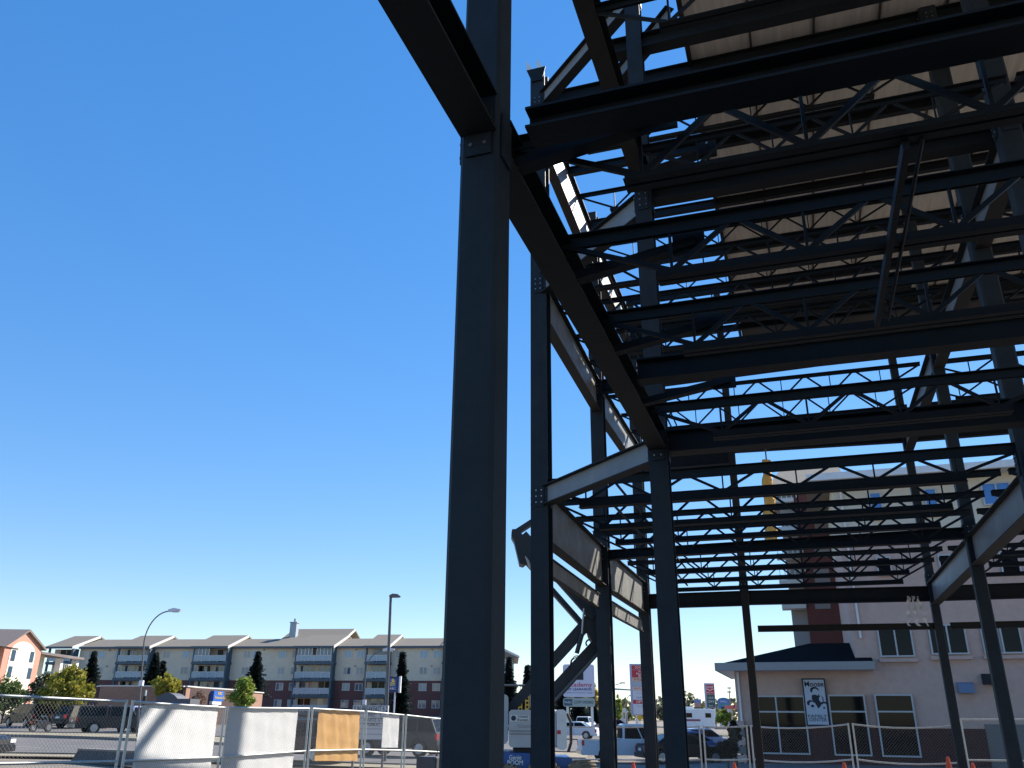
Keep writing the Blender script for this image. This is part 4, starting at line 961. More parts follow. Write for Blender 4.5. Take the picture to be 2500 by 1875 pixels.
for x0, y0, x1, y1 in ((2141, 1364, 2170, 1404), (2292, 1358, 2316, 1396), (2440, 1350, 2480, 1400)): bwin(x0, y0, x1, y1, [], [])
# tall roof, gutter and downpipes
b = MB(); vs = [(uT-1.2, -1.0, zTop+.4), (uEnd, -1.0, zTop+.4), (uEnd, 7, zTop+1.7), (uT+5, 7, zTop+1.7), (uT-1.2, 15, zTop+.4), (uEnd, 15, zTop+.4)]
b.add(vs, [(0,1,2,3), (0,3,4), (3,2,5,4), (1,5,2), (0,4,5,1)]); r2 = b.build("main_roof", SHIN, cb)
b = MB(); b.box(uT-1.25, -1.12, zTop+.1, uEnd, -1.0, zTop+.45); b.build("gutter", WHITE, r2)
b = MB(); b.box(uT-1.2, -.99, zTop+.1, uEnd, -.01+.04, zTop+.14); b.build("soffit", PALE, r2)
b = MB(); ud = M_(2093, 1500)[0]; b.box(ud-.05, -.16, zS+1.5, ud+.05, -.04, zTop); b.build("downpipe", WHITE, cb)
b = MB(); ud = M_(1806, 1700)[0]; b.box(ud-.05, -.16, zg+.3, ud+.05, -.04, zS); b.build("downpipe", WHITE, cb)
b = MB(); ud = M_(2244, 1250)[0]; b.box(ud-.05, -.12, zBr, ud+.05, .0, zTop); b.build("downpipe", WHITE, cb)
for x, y, m_ in ((2356, 1680, mat("meter_blue", (.16,.22,.33), .5)), (2416, 1659, BLACK)):
    u, z = M_(x, y); b = MB(); b.prism([(-.40, z-.22), (-.05, z-.22), (-.05, z+.25), (-.30, z+.18)], 'x', u-.33, u+.33); b.build("wall_fixture", m_, cb)
# brick stair tower
T0 = at(1932, 1500, 53); T0.z = 0; tw = empty("brick_tower", T0, -AL, "dark red brick tower with pale balconied side rising behind the low hip roof", "building")
def T_(x, y): return onplane(x, y, T0, D2)
uw = T_(2074, 1400)[0]; zt_ = T_(1960, 1188)[1]; ul_ = T_(1948, 1300)[0]; zz = terr(T0.x, T0.y)
b = MB(); b.box(ul_, 0, zz, uw, 8, zt_); b.build("brick_shaft", brick("tower_brick", (.17,.042,.03), (.14,.036,.027), (.10,.06,.05), 1, .3, .1), tw)
b = MB(); b.box(0, .8, zz, ul_-.01, 8, zt_); b.build("siding_bay", mat("grey_siding", (.34,.33,.32), .8), tw)
b = MB(); vs = [(-.6, -.4, zt_), (uw+.5, -.4, zt_), (uw+.5, 4, zt_+2.2), (.2, 4, zt_+2.2), (-.6, 8.4, zt_), (uw+.5, 8.4, zt_)]
b.add(vs, [(0,1,2,3), (0,3,4), (3,2,5,4), (1,5,2), (0,4,5,1)]); b.build("roof", SHIN, tw)
for k, y in enumerate((1220, 1290, 1355, 1420, 1480)):
    z_ = T_(1950, y)[1]; b = MB(); b.box(-.5, -.3, z_-.15, ul_-.03, .79, z_+.1); sl = b.build("balcony", PALE, tw)
    b = MB(); b.box(-.45, -.25, z_+.9, ul_-.05, -.18, z_+.98)
    for t in range(6): b.box(-.42+t*.3, -.24, z_+.1, -.38+t*.3, -.19, z_+.9)
    b.build("rail", WHITE, sl)
    u0 = T_(1992, y+20)[0]; b = MB(); b.box(u0, -.05, z_-.2, u0+.9, -.004, z_+.7); b.build("vent_grille", mat("grille_grey", (.25,.22,.21), .7), tw)
# family centre sign
us, zs1 = M_(1957, 1657); ue, _ = M_(2013, 1657); _, zs0 = M_(1965, 1772)
e = empty("wall_sign", W0+D2*us+Vector((0, 0, zs0)), -AL, "tall framed black and white family centre sign with drawn heads on the stucco wing", "sign")
sw, sh = ue-us, zs1-zs0
BLU = mat("sign_pale", (.52,.58,.66), .5); NAVY = mat("sign_black", (.015,.02,.035), .6)
b = MB(); b.box(0, -.30, 0, sw, -.14, sh); b.build("sign_case", NAVY, e)
b = MB(); b.box(.06, -.306, .06, sw-.06, -.301, sh-.06); b.build("face", BLU, e)
text_obj("lettering", "Moose", .34, NAVY, e, FT(sw/2, -.312, sh*.875), width=sw*.82, bold=.006)
text_obj("lettering", "FAMILY", .2, NAVY, e, FT(sw/2, -.312, sh*.20), width=sw*.80)
text_obj("lettering", "CENTER", .2, NAVY, e, FT(sw/2, -.312, sh*.125), width=sw*.76)
def blob(pts, mt, yy, name): 
    bb_ = MB(); bb_.prism([(sw*x, sh*y) for x, y in pts], 'y', yy-.004, yy); return bb_.build(name, mt, e)
def ell(cx, cy, rx, ry, a0=0, a1=360, n=18): return [(cx+rx*math.cos(math.radians(a0+(a1-a0)*i/n)), cy+ry*math.sin(math.radians(a0+(a1-a0)*i/n))) for i in range(n if a1-a0 == 360 else n+1)]
blob(ell(.50, .745, .19, .075, 0, 215), NAVY, -.308, "drawn_hair"); blob(ell(.53, .715, .125, .065), BLU, -.313, "drawn_face")
blob([(.36,.64),(.5,.66),(.62,.63),(.66,.67),(.72,.6),(.68,.52),(.74,.47),(.70,.42),(.58,.36),(.52,.42),(.46,.48),(.34,.56)], NAVY, -.308, "drawn_jacket")
blob(ell(.72, .56, .07, .05), BLU, -.313, "drawn_face"); blob([(.76,.64),(.83,.6),(.85,.54),(.80,.50),(.80,.58)], NAVY, -.308, "drawn_hair")
blob(ell(.28, .475, .17, .065, 10, 230), NAVY, -.308, "drawn_hair"); blob(ell(.33, .455, .11, .05), BLU, -.313, "drawn_face"); blob(ell(.34, .415, .07, .03), NAVY, -.318, "drawn_mouth")
blob(ell(.84, .465, .13, .045, -10, 200), NAVY, -.308, "drawn_hair"); blob(ell(.85, .43, .085, .04), BLU, -.313, "drawn_face"); blob(ell(.83, .375, .05, .018), NAVY, -.308, "drawn_chin")
# interior ceiling lamps in club windows: small lit bars seen through the glass are reflections, left out
# ---- small distant buildings
for px, pw_, py, Y, col, lab in ((1507, 22, 1728, 190, (.62,.60,.55), "small cream building far down the street right of the slender column"),
                           (1462, 18, 1745, 170, (.45,.30,.24), "tiny brown building far behind the college sign"),
                           (1660, 40, 1741, 260, (.40,.38,.36), "low grey roofed shed on the horizon left of the camper")):
    p = at(px, py, Y); g0 = terr(p.x, Y); e = empty("distant_building", (p.x, Y, g0), 0, lab, "building")
    Wd = pw_*Y/2206*1.1; b = MB(); b.box(0, 0, 0, Wd, 8, p.z-g0-.8); b.build("wall", mat("far_wall_%d" % px, col, .9, 0, var=.05), e)
    b = MB(); b.prism([(-.4, p.z-g0-.8), (Wd+.4, p.z-g0-.8), (Wd*.75, p.z-g0), (Wd*.25, p.z-g0)], 'y', -.4, 8.4); b.build("roof", PALE, e)
    for k in range(2): b = MB(); b.box(Wd*(.2+.4*k), -.03, 1, Wd*(.35+.4*k), -.004, 2.2); b.build("window", WIN, e)

# ================================================================== SIGNS, LAMPS
def base(px, Y): p = at(px, 1750, Y); return Vector((p.x, Y, terr(p.x, Y)))
def S_(x, y, Y, o): p = at(x, y, Y); return p.x-o.x, p.z-o.z
LW = mat("sign_white", (.62,.62,.70), .5); RED = mat("sign_red", (.50,.03,.04), .5); NV = mat("sign_navy", (.03,.05,.22), .5); TEAL = mat("sign_teal", (.06,.24,.30), .5)
def rpanel(e, x0, z0, x1, z1, m, nm="panel", r=.25, y0=-.2, y1=.2): b = MB(); rbox(b, x0, y0, z0, x1, y1, z1, r); return b.build(nm, m, e)
Y = 95; o = base(1414, Y); e = empty("pylon_sign", o, 0, "white two-panel college sign on twin posts left of the second slender column", "sign")
x0, z1 = S_(1374, 1622, Y, o); x1, z0 = S_(1452, 1702, Y, o); f = rpanel(e, x0, z0, x1, z1, LW)
xc = (x0+x1)/2; zz_ = lambda y: S_(1400, y, Y, o)[1]
b = MB(); b.box(xc-.05-.35, -.215, zz_(1660), xc+.75-.35+.1, -.203, zz_(1634)); lg = b.build("logo_block", NAVY, e)
for k in range(3):
    b = MB(); cx_, cz_ = xc+.0, zz_(1650)+.05*k
    pts_ = [(cx_-.3+.06*i, -.218, cz_+.12*k+.12*math.sin(i*.9+k)) for i in range(10)]; b.path([Vector(q) for q in pts_], .03, n=5); b.build("logo_wave", WHITE, lg)
text_obj("lettering", "Academy", .62, mat("sign_crimson", (.45,.02,.07), .5), e, FT(xc, -.206, zz_(1672)), width=(x1-x0)*.84, bold=.008)
text_obj("lettering", "OF LEARNING", .34, NV, e, FT(xc, -.206, zz_(1683)), width=(x1-x0)*.80, bold=.01)
text_obj("lettering", "Career and Business College", .2, NV, e, FT(xc, -.206, zz_(1691)), width=(x1-x0)*.84)
_, a = S_(1374, 1704, Y, o); _, c = S_(1374, 1725, Y, o); rpanel(e, x0, c, x1, a, mat("sign_greenish", (.36,.42,.38), .5), r=.2)
b = MB(); rbox(b, x0+.08, -.215, c+.1, x0+.95, -.203, a-.1, .08); b.build("logo_block", mat("slate_blue", (.05,.10,.14), .5), e)
text_obj("lettering", "FedEx", .3, WHITE, e, FT(x0+.5, -.219, (a+c)/2), width=.7)
text_obj("lettering", "COPY WORKS", .4, mat("sign_slate", (.09,.13,.15), .5), e, FT((x0+.95+x1)/2, -.206, (a+c)/2), width=(x1-x0)*.62, bold=.012)
for xx in (1386, 1446):
    xq = S_(xx, 1750, Y, o)[0]; b = MB(); b.box(xq-.13, -.1, -.3, xq+.13, .1, c+.02); b.build("post", WHITE, e)
Y = 108; o = base(1570, Y); e = empty("pylon_sign", o, 0, "tall red and white shop directory pylon partly hidden by the third slender column", "sign")
x0, z1 = S_(1537, 1621, Y, o); x1, z0 = S_(1602, 1746, Y, o)
zz_ = lambda y: S_(1550, y, Y, o)[1]; b = MB(); b.box(x0, -.3, z0, x1, .3, z1); b.build("case", mat("case_lilac", (.40,.38,.52), .5), e)
xc = (x0+x1)/2
for ya, yb, m_ in ((1625, 1635, RED), (1636, 1654, RED), (1655, 1664, mat("sign_peach", (.60,.42,.30), .5)), (1665, 1674, mat("sign_greyblue", (.38,.44,.52), .5)), (1677, 1686, mat("sign_cream", (.70,.55,.45), .5)), (1687, 1708, LW), (1709, 1718, RED), (1719, 1744, LW)):
    b = MB(); b.box(x0+.2, -.32, zz_(yb), x1-.2, -.303, zz_(ya)); b.build("panel", m_, e)
for t_, y, m_, wf, sz in (("CO-OP MALL", 1630, WHITE, .6, .4), ("Food", 1640, WHITE, .3, .35), ("Pharmacy", 1645.5, WHITE, .5, .35), ("Bistro", 1651, WHITE, .33, .35), ("Mark's", 1659.5, RED, .7, .35), ("VENTURE CLUB", 1681.5, RED, .8, .35), ("LOCK N KEY", 1692, mat("sign_grey_ink", (.35,.35,.38), .6), .6, .25), ("CARD SHOP", 1703, NV, .6, .25), ("OPTICAL", 1713.5, WHITE, .62, .4), ("DENTAL CENTRE", 1725, MATS["sign_grey_ink"], .6, .25)):
    text_obj("lettering", t_, sz, m_, e, FT(xc, -.326, zz_(y)), width=(x1-x0)*wf)
for xx in (x0+.6, x1-.6): b = MB(); b.box(xx-.15, -.1, -.2, xx+.15, .1, z0); b.build("post", WHITE, e)
Y = 150; o = base(1733, Y); e = empty("pylon_sign", o, 0, "red and green fuel price pylon left of the stucco wing's corner", "sign")
x0, z1 = S_(1719, 1668, Y, o); x1, z0 = S_(1747, 1728, Y, o); zz_ = lambda y: S_(1730, y, Y, o)[1]; xc = (x0+x1)/2
b = MB(); b.box(x0, -.3, z0, x1, .3, z1); b.build("case", MATS["case_lilac"], e)
b = MB(); b.box(x0+.2, -.32, zz_(1695), x1-.1, -.303, zz_(1672)); b.build("panel", RED, e)
b = MB(); b.box(x0+.2, -.32, zz_(1727), x1-.1, -.303, zz_(1696)); b.build("panel", mat("price_panel", (.03,.09,.08), .4), e)
text_obj("lettering", "CO-OP", .5, WHITE, e, FT(xc, -.326, zz_(1678)), width=(x1-x0)*.72, bold=.01)
b = MB(); b.prism([(xc-.65, zz_(1681)), (xc, zz_(1685)), (xc+.65, zz_(1681)), (xc+.65, zz_(1682.5)), (xc, zz_(1686.7)), (xc-.65, zz_(1682.5))], 'y', -.33, -.322); b.build("chevron", WHITE, e)
text_obj("lettering", "Self Service", .35, WHITE, e, FT(xc, -.326, zz_(1691)), width=(x1-x0)*.75)
text_obj("lettering", "110.9", .5, WHITE, e, FT(xc, -.326, zz_(1704)), width=(x1-x0)*.55); text_obj("lettering", "129.9", .5, WHITE, e, FT(xc, -.326, zz_(1713)), width=(x1-x0)*.6)
text_obj("lettering", "Store", .4, WHITE, e, FT(xc, -.326, zz_(1723)), width=(x1-x0)*.4)
for xx in (1723, 1748): xq = S_(xx, 1750, Y, o)[0]; b = MB(); b.box(xq-.15, .32, 0, xq+.15, .6, z0+(2 if xx > 1730 else 0)); b.build("post", WHITE, e)
Y = 170; o = base(1767, Y); e = empty("pylon_sign", o, 0, "rounded blue and teal sign on legs just left of the stucco wing", "sign")
x0, z1 = S_(1752, 1703, Y, o); x1, z0 = S_(1781, 1731, Y, o); zz_ = lambda y: S_(1767, y, Y, o)[1]; xc = (x0+x1)/2
b = MB(); b.prism([(x0, z0), (x1, z0), (x1, z1-.5)]+[(xc+(x1-xc)*math.cos(math.radians(a)), z1-.5+.5*math.sin(math.radians(a))) for a in range(15, 180, 15)]+[(x0, z1-.5)], 'y', -.3, .3); b.build("case", mat("sign_blue2", (.07,.17,.42), .5), e)
b = MB(); b.box(x0+.1, -.32, zz_(1724), x1-.1, -.303, zz_(1718)); b.build("panel", TEAL, e); b = MB(); b.box(x0+.5, -.32, zz_(1731), x1-.4, -.303, zz_(1726)); b.build("panel", NAVY, e)
text_obj("lettering", "MALL", .5, WHITE, e, FT(xc, -.326, zz_(1713)), width=(x1-x0)*.6)
for xx in (x0+.25, x1-.25): b = MB(); b.box(xx-.2, -.2, 0, xx+.2, .2, z0); b.build("post", LW, e)
Y = 200; o = base(1703, Y); e = empty("pylon_sign", o, 0, "small faded blue and red sign beyond the camper", "sign")
x0, z1 = S_(1695, 1707, Y, o); x1, z0 = S_(1712, 1726, Y, o)
b = MB(); b.box(x0, -.3, (z0+z1)/2, x1, .3, z1); b.build("upper_panel", mat("dull_blue", (.18,.22,.45), .6), e); b = MB(); b.box(x0, -.3, z0, x1, .3, (z0+z1)/2-.01); b.build("lower_panel", mat("dull_red", (.40,.22,.18), .6), e)
b = MB(); b.box((x0+x1)/2-.2, -.1, 0, (x0+x1)/2+.2, .1, z0); b.build("post", GREYP, e)
Y = 150; o = base(1790, Y); e = empty("fuel_canopy", o, 0, "red fuel station canopy ending behind the stucco wing", "canopy")
x0, z1 = S_(1779, 1722, Y, o); x1, z0 = S_(1830, 1731, Y, o)
b = MB(); b.box(x0, -3, z0, x1, 3, z1); b.build("fascia_box", RED, e); text_obj("lettering", "CO-OP", .55, WHITE, e, FT(x0+1.1, -3.02, (z0+z1)/2), width=1.6)
for xx in (x0+.2, x0+2.4): b = MB(); b.box(xx, -.2, 0, xx+.3, .2, z0); b.build("post", WHITE, e)
# letter board
Y = 29; o = base(905, Y); p0 = at(862, 1721, Y); p1 = at(950, 1725, Y)
e = empty("letter_board", o, 0, "portable letter-board sign advertising Sunday breakfast behind the fence", "sign")
x0, zt = S_(863, 1722, Y, o); x1, _ = S_(949, 1722, Y, o); _, zm_ = S_(900, 1741, Y, o); _, zb_ = S_(900, 1806, Y, o)
lbm = mat("board_grey", (.58,.59,.62), .5); b = MB(); b.box(x0, -.08, zm_, x1, .08, zt); b.build("header_panel", lbm, e)
b = MB(); b.box(x0+.05, -.1, zb_, x1, .1, zm_-.02); b.build("letter_panel", lbm, e)
b = MB()
for t in range(5): zq = zb_+(zm_-zb_)*t/5; b.box(x0+.05, -.112, zq, x1, -.101, zq+.012)
b.build("letter_tracks", GREYP, e)
text_obj("lettering", "SUN BREAKFAST 9-2", .24, NAVY, e, FT((x0+x1)/2, -.086, (zt+zm_)/2), width=(x1-x0)*.95)
zq = lambda y: S_(900, y, Y, o)[1]
text_obj("lettering", "SPEC  S", .14, NAVY, e, FT((x0+x1)/2+.12, -.108, zq(1747)), width=.50); text_obj("lettering", "A NITE ST", .14, NAVY, e, FT((x0+x1)/2+.1, -.108, zq(1758)), width=.62)
text_obj("lettering", "V PUBLIC", .14, NAVY, e, FT((x0+x1)/2+.06, -.108, zq(1769)), width=.56)
b = MB(); 
for xx in (x0+.1, x1-.1): b.box(xx-.03, -.05, 0, xx+.03, .05, zb_)
b.build("legs", GREYP, e)
# bank pylon
Y = 62; o = base(966, Y); e = empty("pylon_sign", o, 0, "blue bank sign with a gold emblem beside the tall dark lamp pole", "sign")
x0, z1 = S_(949, 1652, Y, o); x1, z0 = S_(978, 1690, Y, o); zz_ = lambda y: S_(960, y, Y, o)[1]
b = MB(); b.box(x0, -.2, z0, x1-.12, .2, z1); b.build("case", mat("bank_navy", (.02,.035,.14), .5), e); b = MB(); b.box(x1-.12, -.22, z0-.03, x1, .22, z1+.03); b.build("end_trim", WHITE, e)
b = MB(); b.prism([(x0+.12, zz_(1660)+.1), (x0+.12, zz_(1676)), (x0+.55, zz_(1680)), (x0+.55, zz_(1658))], 'y', -.215, -.202); b.build("shield", mat("shield_blue", (.05,.12,.35), .5), e)
b = MB()
for k in range(3): b.bar((x0+.16, -.222, zz_(1668)-.08*k), (x0+.5, -.222, zz_(1663)-.12*k), .05, .012, up=Vector((0,-1,0)))
b.tube((x0+.33, -.225, zz_(1661)), (x0+.33, -.218, zz_(1661)), .1, n=8); b.build("lion_emblem", GOLD, e)
text_obj("lettering", "RBC", .2, WHITE, e, FT(x0+.36, -.206, zz_(1681.5)), width=.42)
b = MB(); xq = S_(961, 1750, Y, o)[0]; b.box(xq-.05, -.05, 0, xq+.05, .05, z0); b.build("post", LW, e)
# lamps
def lamp_curved(px_base, px_mid, Y, ytop, px_head, yh, label, r=.075, name="street_lamp"):
    o = base(px_base, Y); e = empty(name, o, 0, label, "street lamp")
    pts = []
    zt = at(px_mid, ytop, Y).z-o.z; xh = at(px_head, yh, Y).x-o.x; zh = at(px_head, yh, Y).z-o.z; xm = at(px_mid, ytop, Y).x-o.x
    b = MB(); b.tube((0, 0, 0), (xm, 0, zt), r, r*.7); b.build("pole", GREYP, e)
    b = MB(); n = 9
    for i in range(n+1):
        a = math.pi/2*i/n; pts.append(Vector((xm+(xh-xm)*(1-math.cos(a)), 0, zt+(zh-zt)*math.sin(a))))
    b.path(pts, r*.6); b.build("arm", GREYP, e)
    b = MB(); b.prism([(xh-.1, zh-.06), (xh+.75, zh+.02), (xh+.8, zh+.12), (xh+.3, zh+.22), (xh-.1, zh+.1)], 'y', -.15, .15); hd = b.build("lamp_head", LW, e)
    b = MB(); b.box(xh+.2, -.12, zh-.08, xh+.62, .12, zh-.0); b.build("lens", mat("lens", (.5,.5,.48), .2), hd)
    b = MB(); b.box(-.13+xm*.5, -.13, zt*.52, .13+xm*.5, .13, zt*.52+.35); b.build("control_box", LW, e)
lamp_curved(342, 352, 62, 1565, 415, 1492, "tall curved-arm street lamp left of the banners, against the apartments")
lamp_curved(888, 893, 66, 1640, 938, 1588, "smaller curved-arm street lamp just left of the tall dark lamp pole", r=.06)
lamp_curved(1529, 1530, 150, 1715, 1537, 1699, "tiny far curved lamp left of the shop directory pylon")
o = base(945, 40); e = empty("lot_lamp", o, 0, "tall straight dark lamp pole with a flat head leaning over the apartments' roofs", "street lamp")
zt = at(954, 1456, 40).z-o.z; xt = at(954, 1456, 40).x-o.x
b = MB(); b.tube((0, 0, 0), (xt, 0, zt), .085, .06, n=12); b.build("pole", GREYP, e)
b = MB(); b.prism([(xt-.05, zt-.05), (xt+.38, zt-.04), (xt+.46, zt+.0), (xt+.33, zt+.09), (xt+.1, zt+.11), (xt-.05, zt+.04)], 'y', -.17, .17); b.build("lamp_head", GREYP, e)
for px, Y, yt, lab in ((1650+165, 200, 1690, "thin far light mast left of the stucco wing's downpipe"), (1786, 210, 1680, "thinnest far light mast above the fuel canopy")):
    o = base(px-30 if px > 1800 else px, Y); e = empty("light_mast", o, 0, lab, "mast"); h = at(px, yt, Y).z-o.z
    b = MB(); b.tube((0,0,0), (0,0,h), .12, .06, n=6); b.build("pole", GREYP, e); b = MB(); b.box(-.4, -.15, h-.1, .4, .15, h+.15); b.build("lamp_head", GREYP, e)
# traffic signals
o = base(1292, 70); e = empty("traffic_signal", o, 0, "yellow traffic signals hung on a grey arm behind the lift's lower boom", "traffic signal")
z = at(1260, 1673, 70).z-o.z; xl = at(1225, 1673, 70).x-o.x
b = MB(); b.tube((0,0,0), (0,0,z+.2), .11, .09); b.build("pole", GREYP, e); b = MB(); b.tube((xl-2, 0, z), (0, 0, z), .05, .08); b.build("mast_arm", GREYP, e)
YEL = mat("signal_yellow", (.70,.42,.03), .5)
for xx, yy in ((1270, 1721), (1287, 1716)):
    xq, zq_ = at(xx, yy, 70).x-o.x, at(xx, yy, 70).z-o.z
    b = MB(); b.box(xq-.16, -.15, zq_-.5, xq+.16, .1, zq_+.5); hd = b.build("signal_head", YEL, e)
    b = MB()
    for k in range(3): b.tube((xq, -.2, zq_-.3+k*.3), (xq, -.152, zq_-.3+k*.3), .1, n=12)
    b.build("lenses", BLACK, hd); b = MB(); b.tube((xq, 0, zq_+.5), (xq, 0, z), .02, n=6); b.build("hanger", GREYP, hd)
o = base(1480, 130); e = empty("signal_arm", o, 0, "blue-grey overhead signal arm reaching towards the shop directory pylon", "traffic signal")
z = at(1510, 1681, 130).z-o.z; xr_ = at(1545, 1684, 130).x-o.x
b = MB(); b.tube((0,0,0), (0,0,z+.1), .14, .1); b.build("pole", GREYP, e); b = MB(); b.tube((0,0,z), (xr_,0,z-.2), .13, .09); b.build("mast_arm", mat("arm_blue", (.14,.24,.30), .5), e)
b = MB(); b.tube((1.5,0,z+.5), (2.6,0,z+.8), .05); b.box(2.2, -.1, z+.7, 2.9, .1, z+.85); b.build("lamp_head", GREYP, e)
# small yellow sign
o = base(1562, 90); e = empty("warning_sign", o, 0, "small yellow diamond warning sign under the shop directory pylon", "sign")
z = at(1562, 1752, 90).z-o.z; b = MB(); b.prism([(0, z-.35), (.35, z), (0, z+.35), (-.35, z)], 'y', -.02, .0); b.build("plate", YEL, e); b = MB(); b.tube((0,.03,-.2), (0,.03,z), .03, n=6); b.build("post", GREYP, e)
# dark sign post near lamp
o = base(346, 58); e = empty("utility_post", o, 0, "stubby dark post with a white tip beside the curved street lamp's foot", "post")
z = at(352, 1699, 58).z-o.z; b = MB(); b.tube((0,0,0), (0,0,z), .16, .10, n=12); b.build("post", BLACK, e); b = MB(); b.tube((0.02,0,z), (0.02,0,z+.35), .05, n=8); b.build("tip", WHITE, e)
# cones
CO = mat("cone_orange", (.80,.10,.03), .5)
for px, py, Y, h, lab in ((1546, 1860, 24, .7, "orange cone tip at the foot of the second slender column's right side"), (1792, 1862, 24, .7, "orange cone tip left of the thin brownish column's foot"), (2060, 1862, 23, .7, "orange cone tip in front of the second tall window"),
                          (2313, 1848, 20.5, .75, "largest orange cone, beside the thin column in front of the gate"), (2374, 1863, 22, .7, "small orange cone tip by the gate leaf")):
    p = at(px, py, Y); e = empty("traffic_cone", (p.x, Y, p.z-h), 0, lab, "cone", "orange cones along the fence")
    b = MB(); b.tube((0,0,.04), (0,0,h), .15, .03, n=16); b.build("cone", CO, e); b = MB(); b.box(-.19, -.19, 0, .19, .19, .04); b.build("foot", CO, e)
    b = MB(); b.tube((0,0,.40), (0,0,.50), .083*1.02, .067*1.02, n=16, cap=False); b.build("reflective_band", WHITE, e)
# concrete blocks by big column; low kerb wall left
for k, (px, py, Y) in enumerate(((1066, 1846, 22.6), (1090, 1842, 23.4))):
    p = at(px, py, Y); zt_ = p.z; g0 = terr(p.x, Y); e = empty("concrete_block", (p.x, Y, g0), R(60), ("left" if k == 0 else "right")+" one of two dark concrete blocks holding the fence beside the biggest column", "block", "fence ballast blocks")
    b = MB(); b.box(-.45, -.3, 0, .45, .3, max(.35, zt_-g0)); o_ = b.build("block", mat("dark_concrete", (.10,.10,.105), .9, 0, var=.15), e)
    md = o_.modifiers.new("bevel", 'BEVEL'); md.width = .03; b = MB(); b.tube((0,0,max(.35, zt_-g0)), (0,0,max(.35, zt_-g0)+.05), .03); b.build("lifting_eye", GREYP, e)
p = at(172, 1850, 33); q = at(352, 1850, 31); e = empty("planter_wall", (p.x, 33, terr(p.x, 33)), math.atan2(-2, q.x-p.x), "low dark kerb wall along the near side of the street behind the fence", "low wall")
Lw = math.hypot(q.x-p.x, 2); b = MB(); b.prism([(0, 0), (.35, .42), (Lw, .42), (Lw, 0)], 'y', 0, .5); b.build("wall", MATS["dark_concrete"], e); b = MB(); b.box(.35, -.02, .42, Lw, .52, .48); b.build("coping", km, e)

# ================================================================== TREES
def leafmat(n, c1, c2, c3=None):
    m = bpy.data.materials.new(n); m.use_nodes = True; nt = m.node_tree; bs = nt.nodes["Principled BSDF"]
    tc = nt.nodes.new("ShaderNodeTexCoord"); nz = nt.nodes.new("ShaderNodeTexNoise"); nz.inputs["Scale"].default_value = 1.6; nz.inputs["Detail"].default_value = 5; nz.inputs["Roughness"].default_value = .8
    nt.links.new(tc.outputs["Object"], nz.inputs["Vector"]); cr = nt.nodes.new("ShaderNodeValToRGB")
    cr.color_ramp.elements[0].position = .35; cr.color_ramp.elements[1].position = .65; cr.color_ramp.elements[0].color = (*c1, 1); cr.color_ramp.elements[1].color = (*c2, 1)
    nt.links.new(nz.outputs["Fac"], cr.inputs[0]); nt.links.new(cr.outputs[0], bs.inputs["Base Color"]); bs.inputs["Roughness"].default_value = .75
    tr = nt.nodes.new("ShaderNodeBsdfTranslucent"); mx = nt.nodes.new("ShaderNodeMixShader"); mx.inputs[0].default_value = .35
    nt.links.new(cr.outputs[0], tr.inputs[0]); nt.links.new(bs.outputs[0], mx.inputs[1]); nt.links.new(tr.outputs[0], mx.inputs[2]); nt.links.new(mx.outputs[0], nt.nodes["Material Output"].inputs[0])
    return m
BARK = mat("bark", (.10,.08,.065), .95, 0, var=.3, scale=12)
LM = {'yg': leafmat("leaves_yellow_green", (.15,.18,.02), (.46,.38,.05)), 'g': leafmat("leaves_green", (.05,.095,.025), (.15,.19,.05)), 'ol': leafmat("leaves_olive", (.06,.075,.04), (.17,.15,.09)),
      'lg': leafmat("leaves_light_green", (.14,.22,.03), (.32,.36,.06)), 'ye': leafmat("leaves_yellow", (.36,.24,.02), (.62,.42,.05)), 'sp': leafmat("needles_dark", (.008,.016,.014), (.022,.034,.026)), 'rd': leafmat("twigs_russet", (.13,.07,.05), (.22,.13,.09)), 'jn': leafmat("juniper_dark", (.012,.016,.010), (.035,.04,.02))}
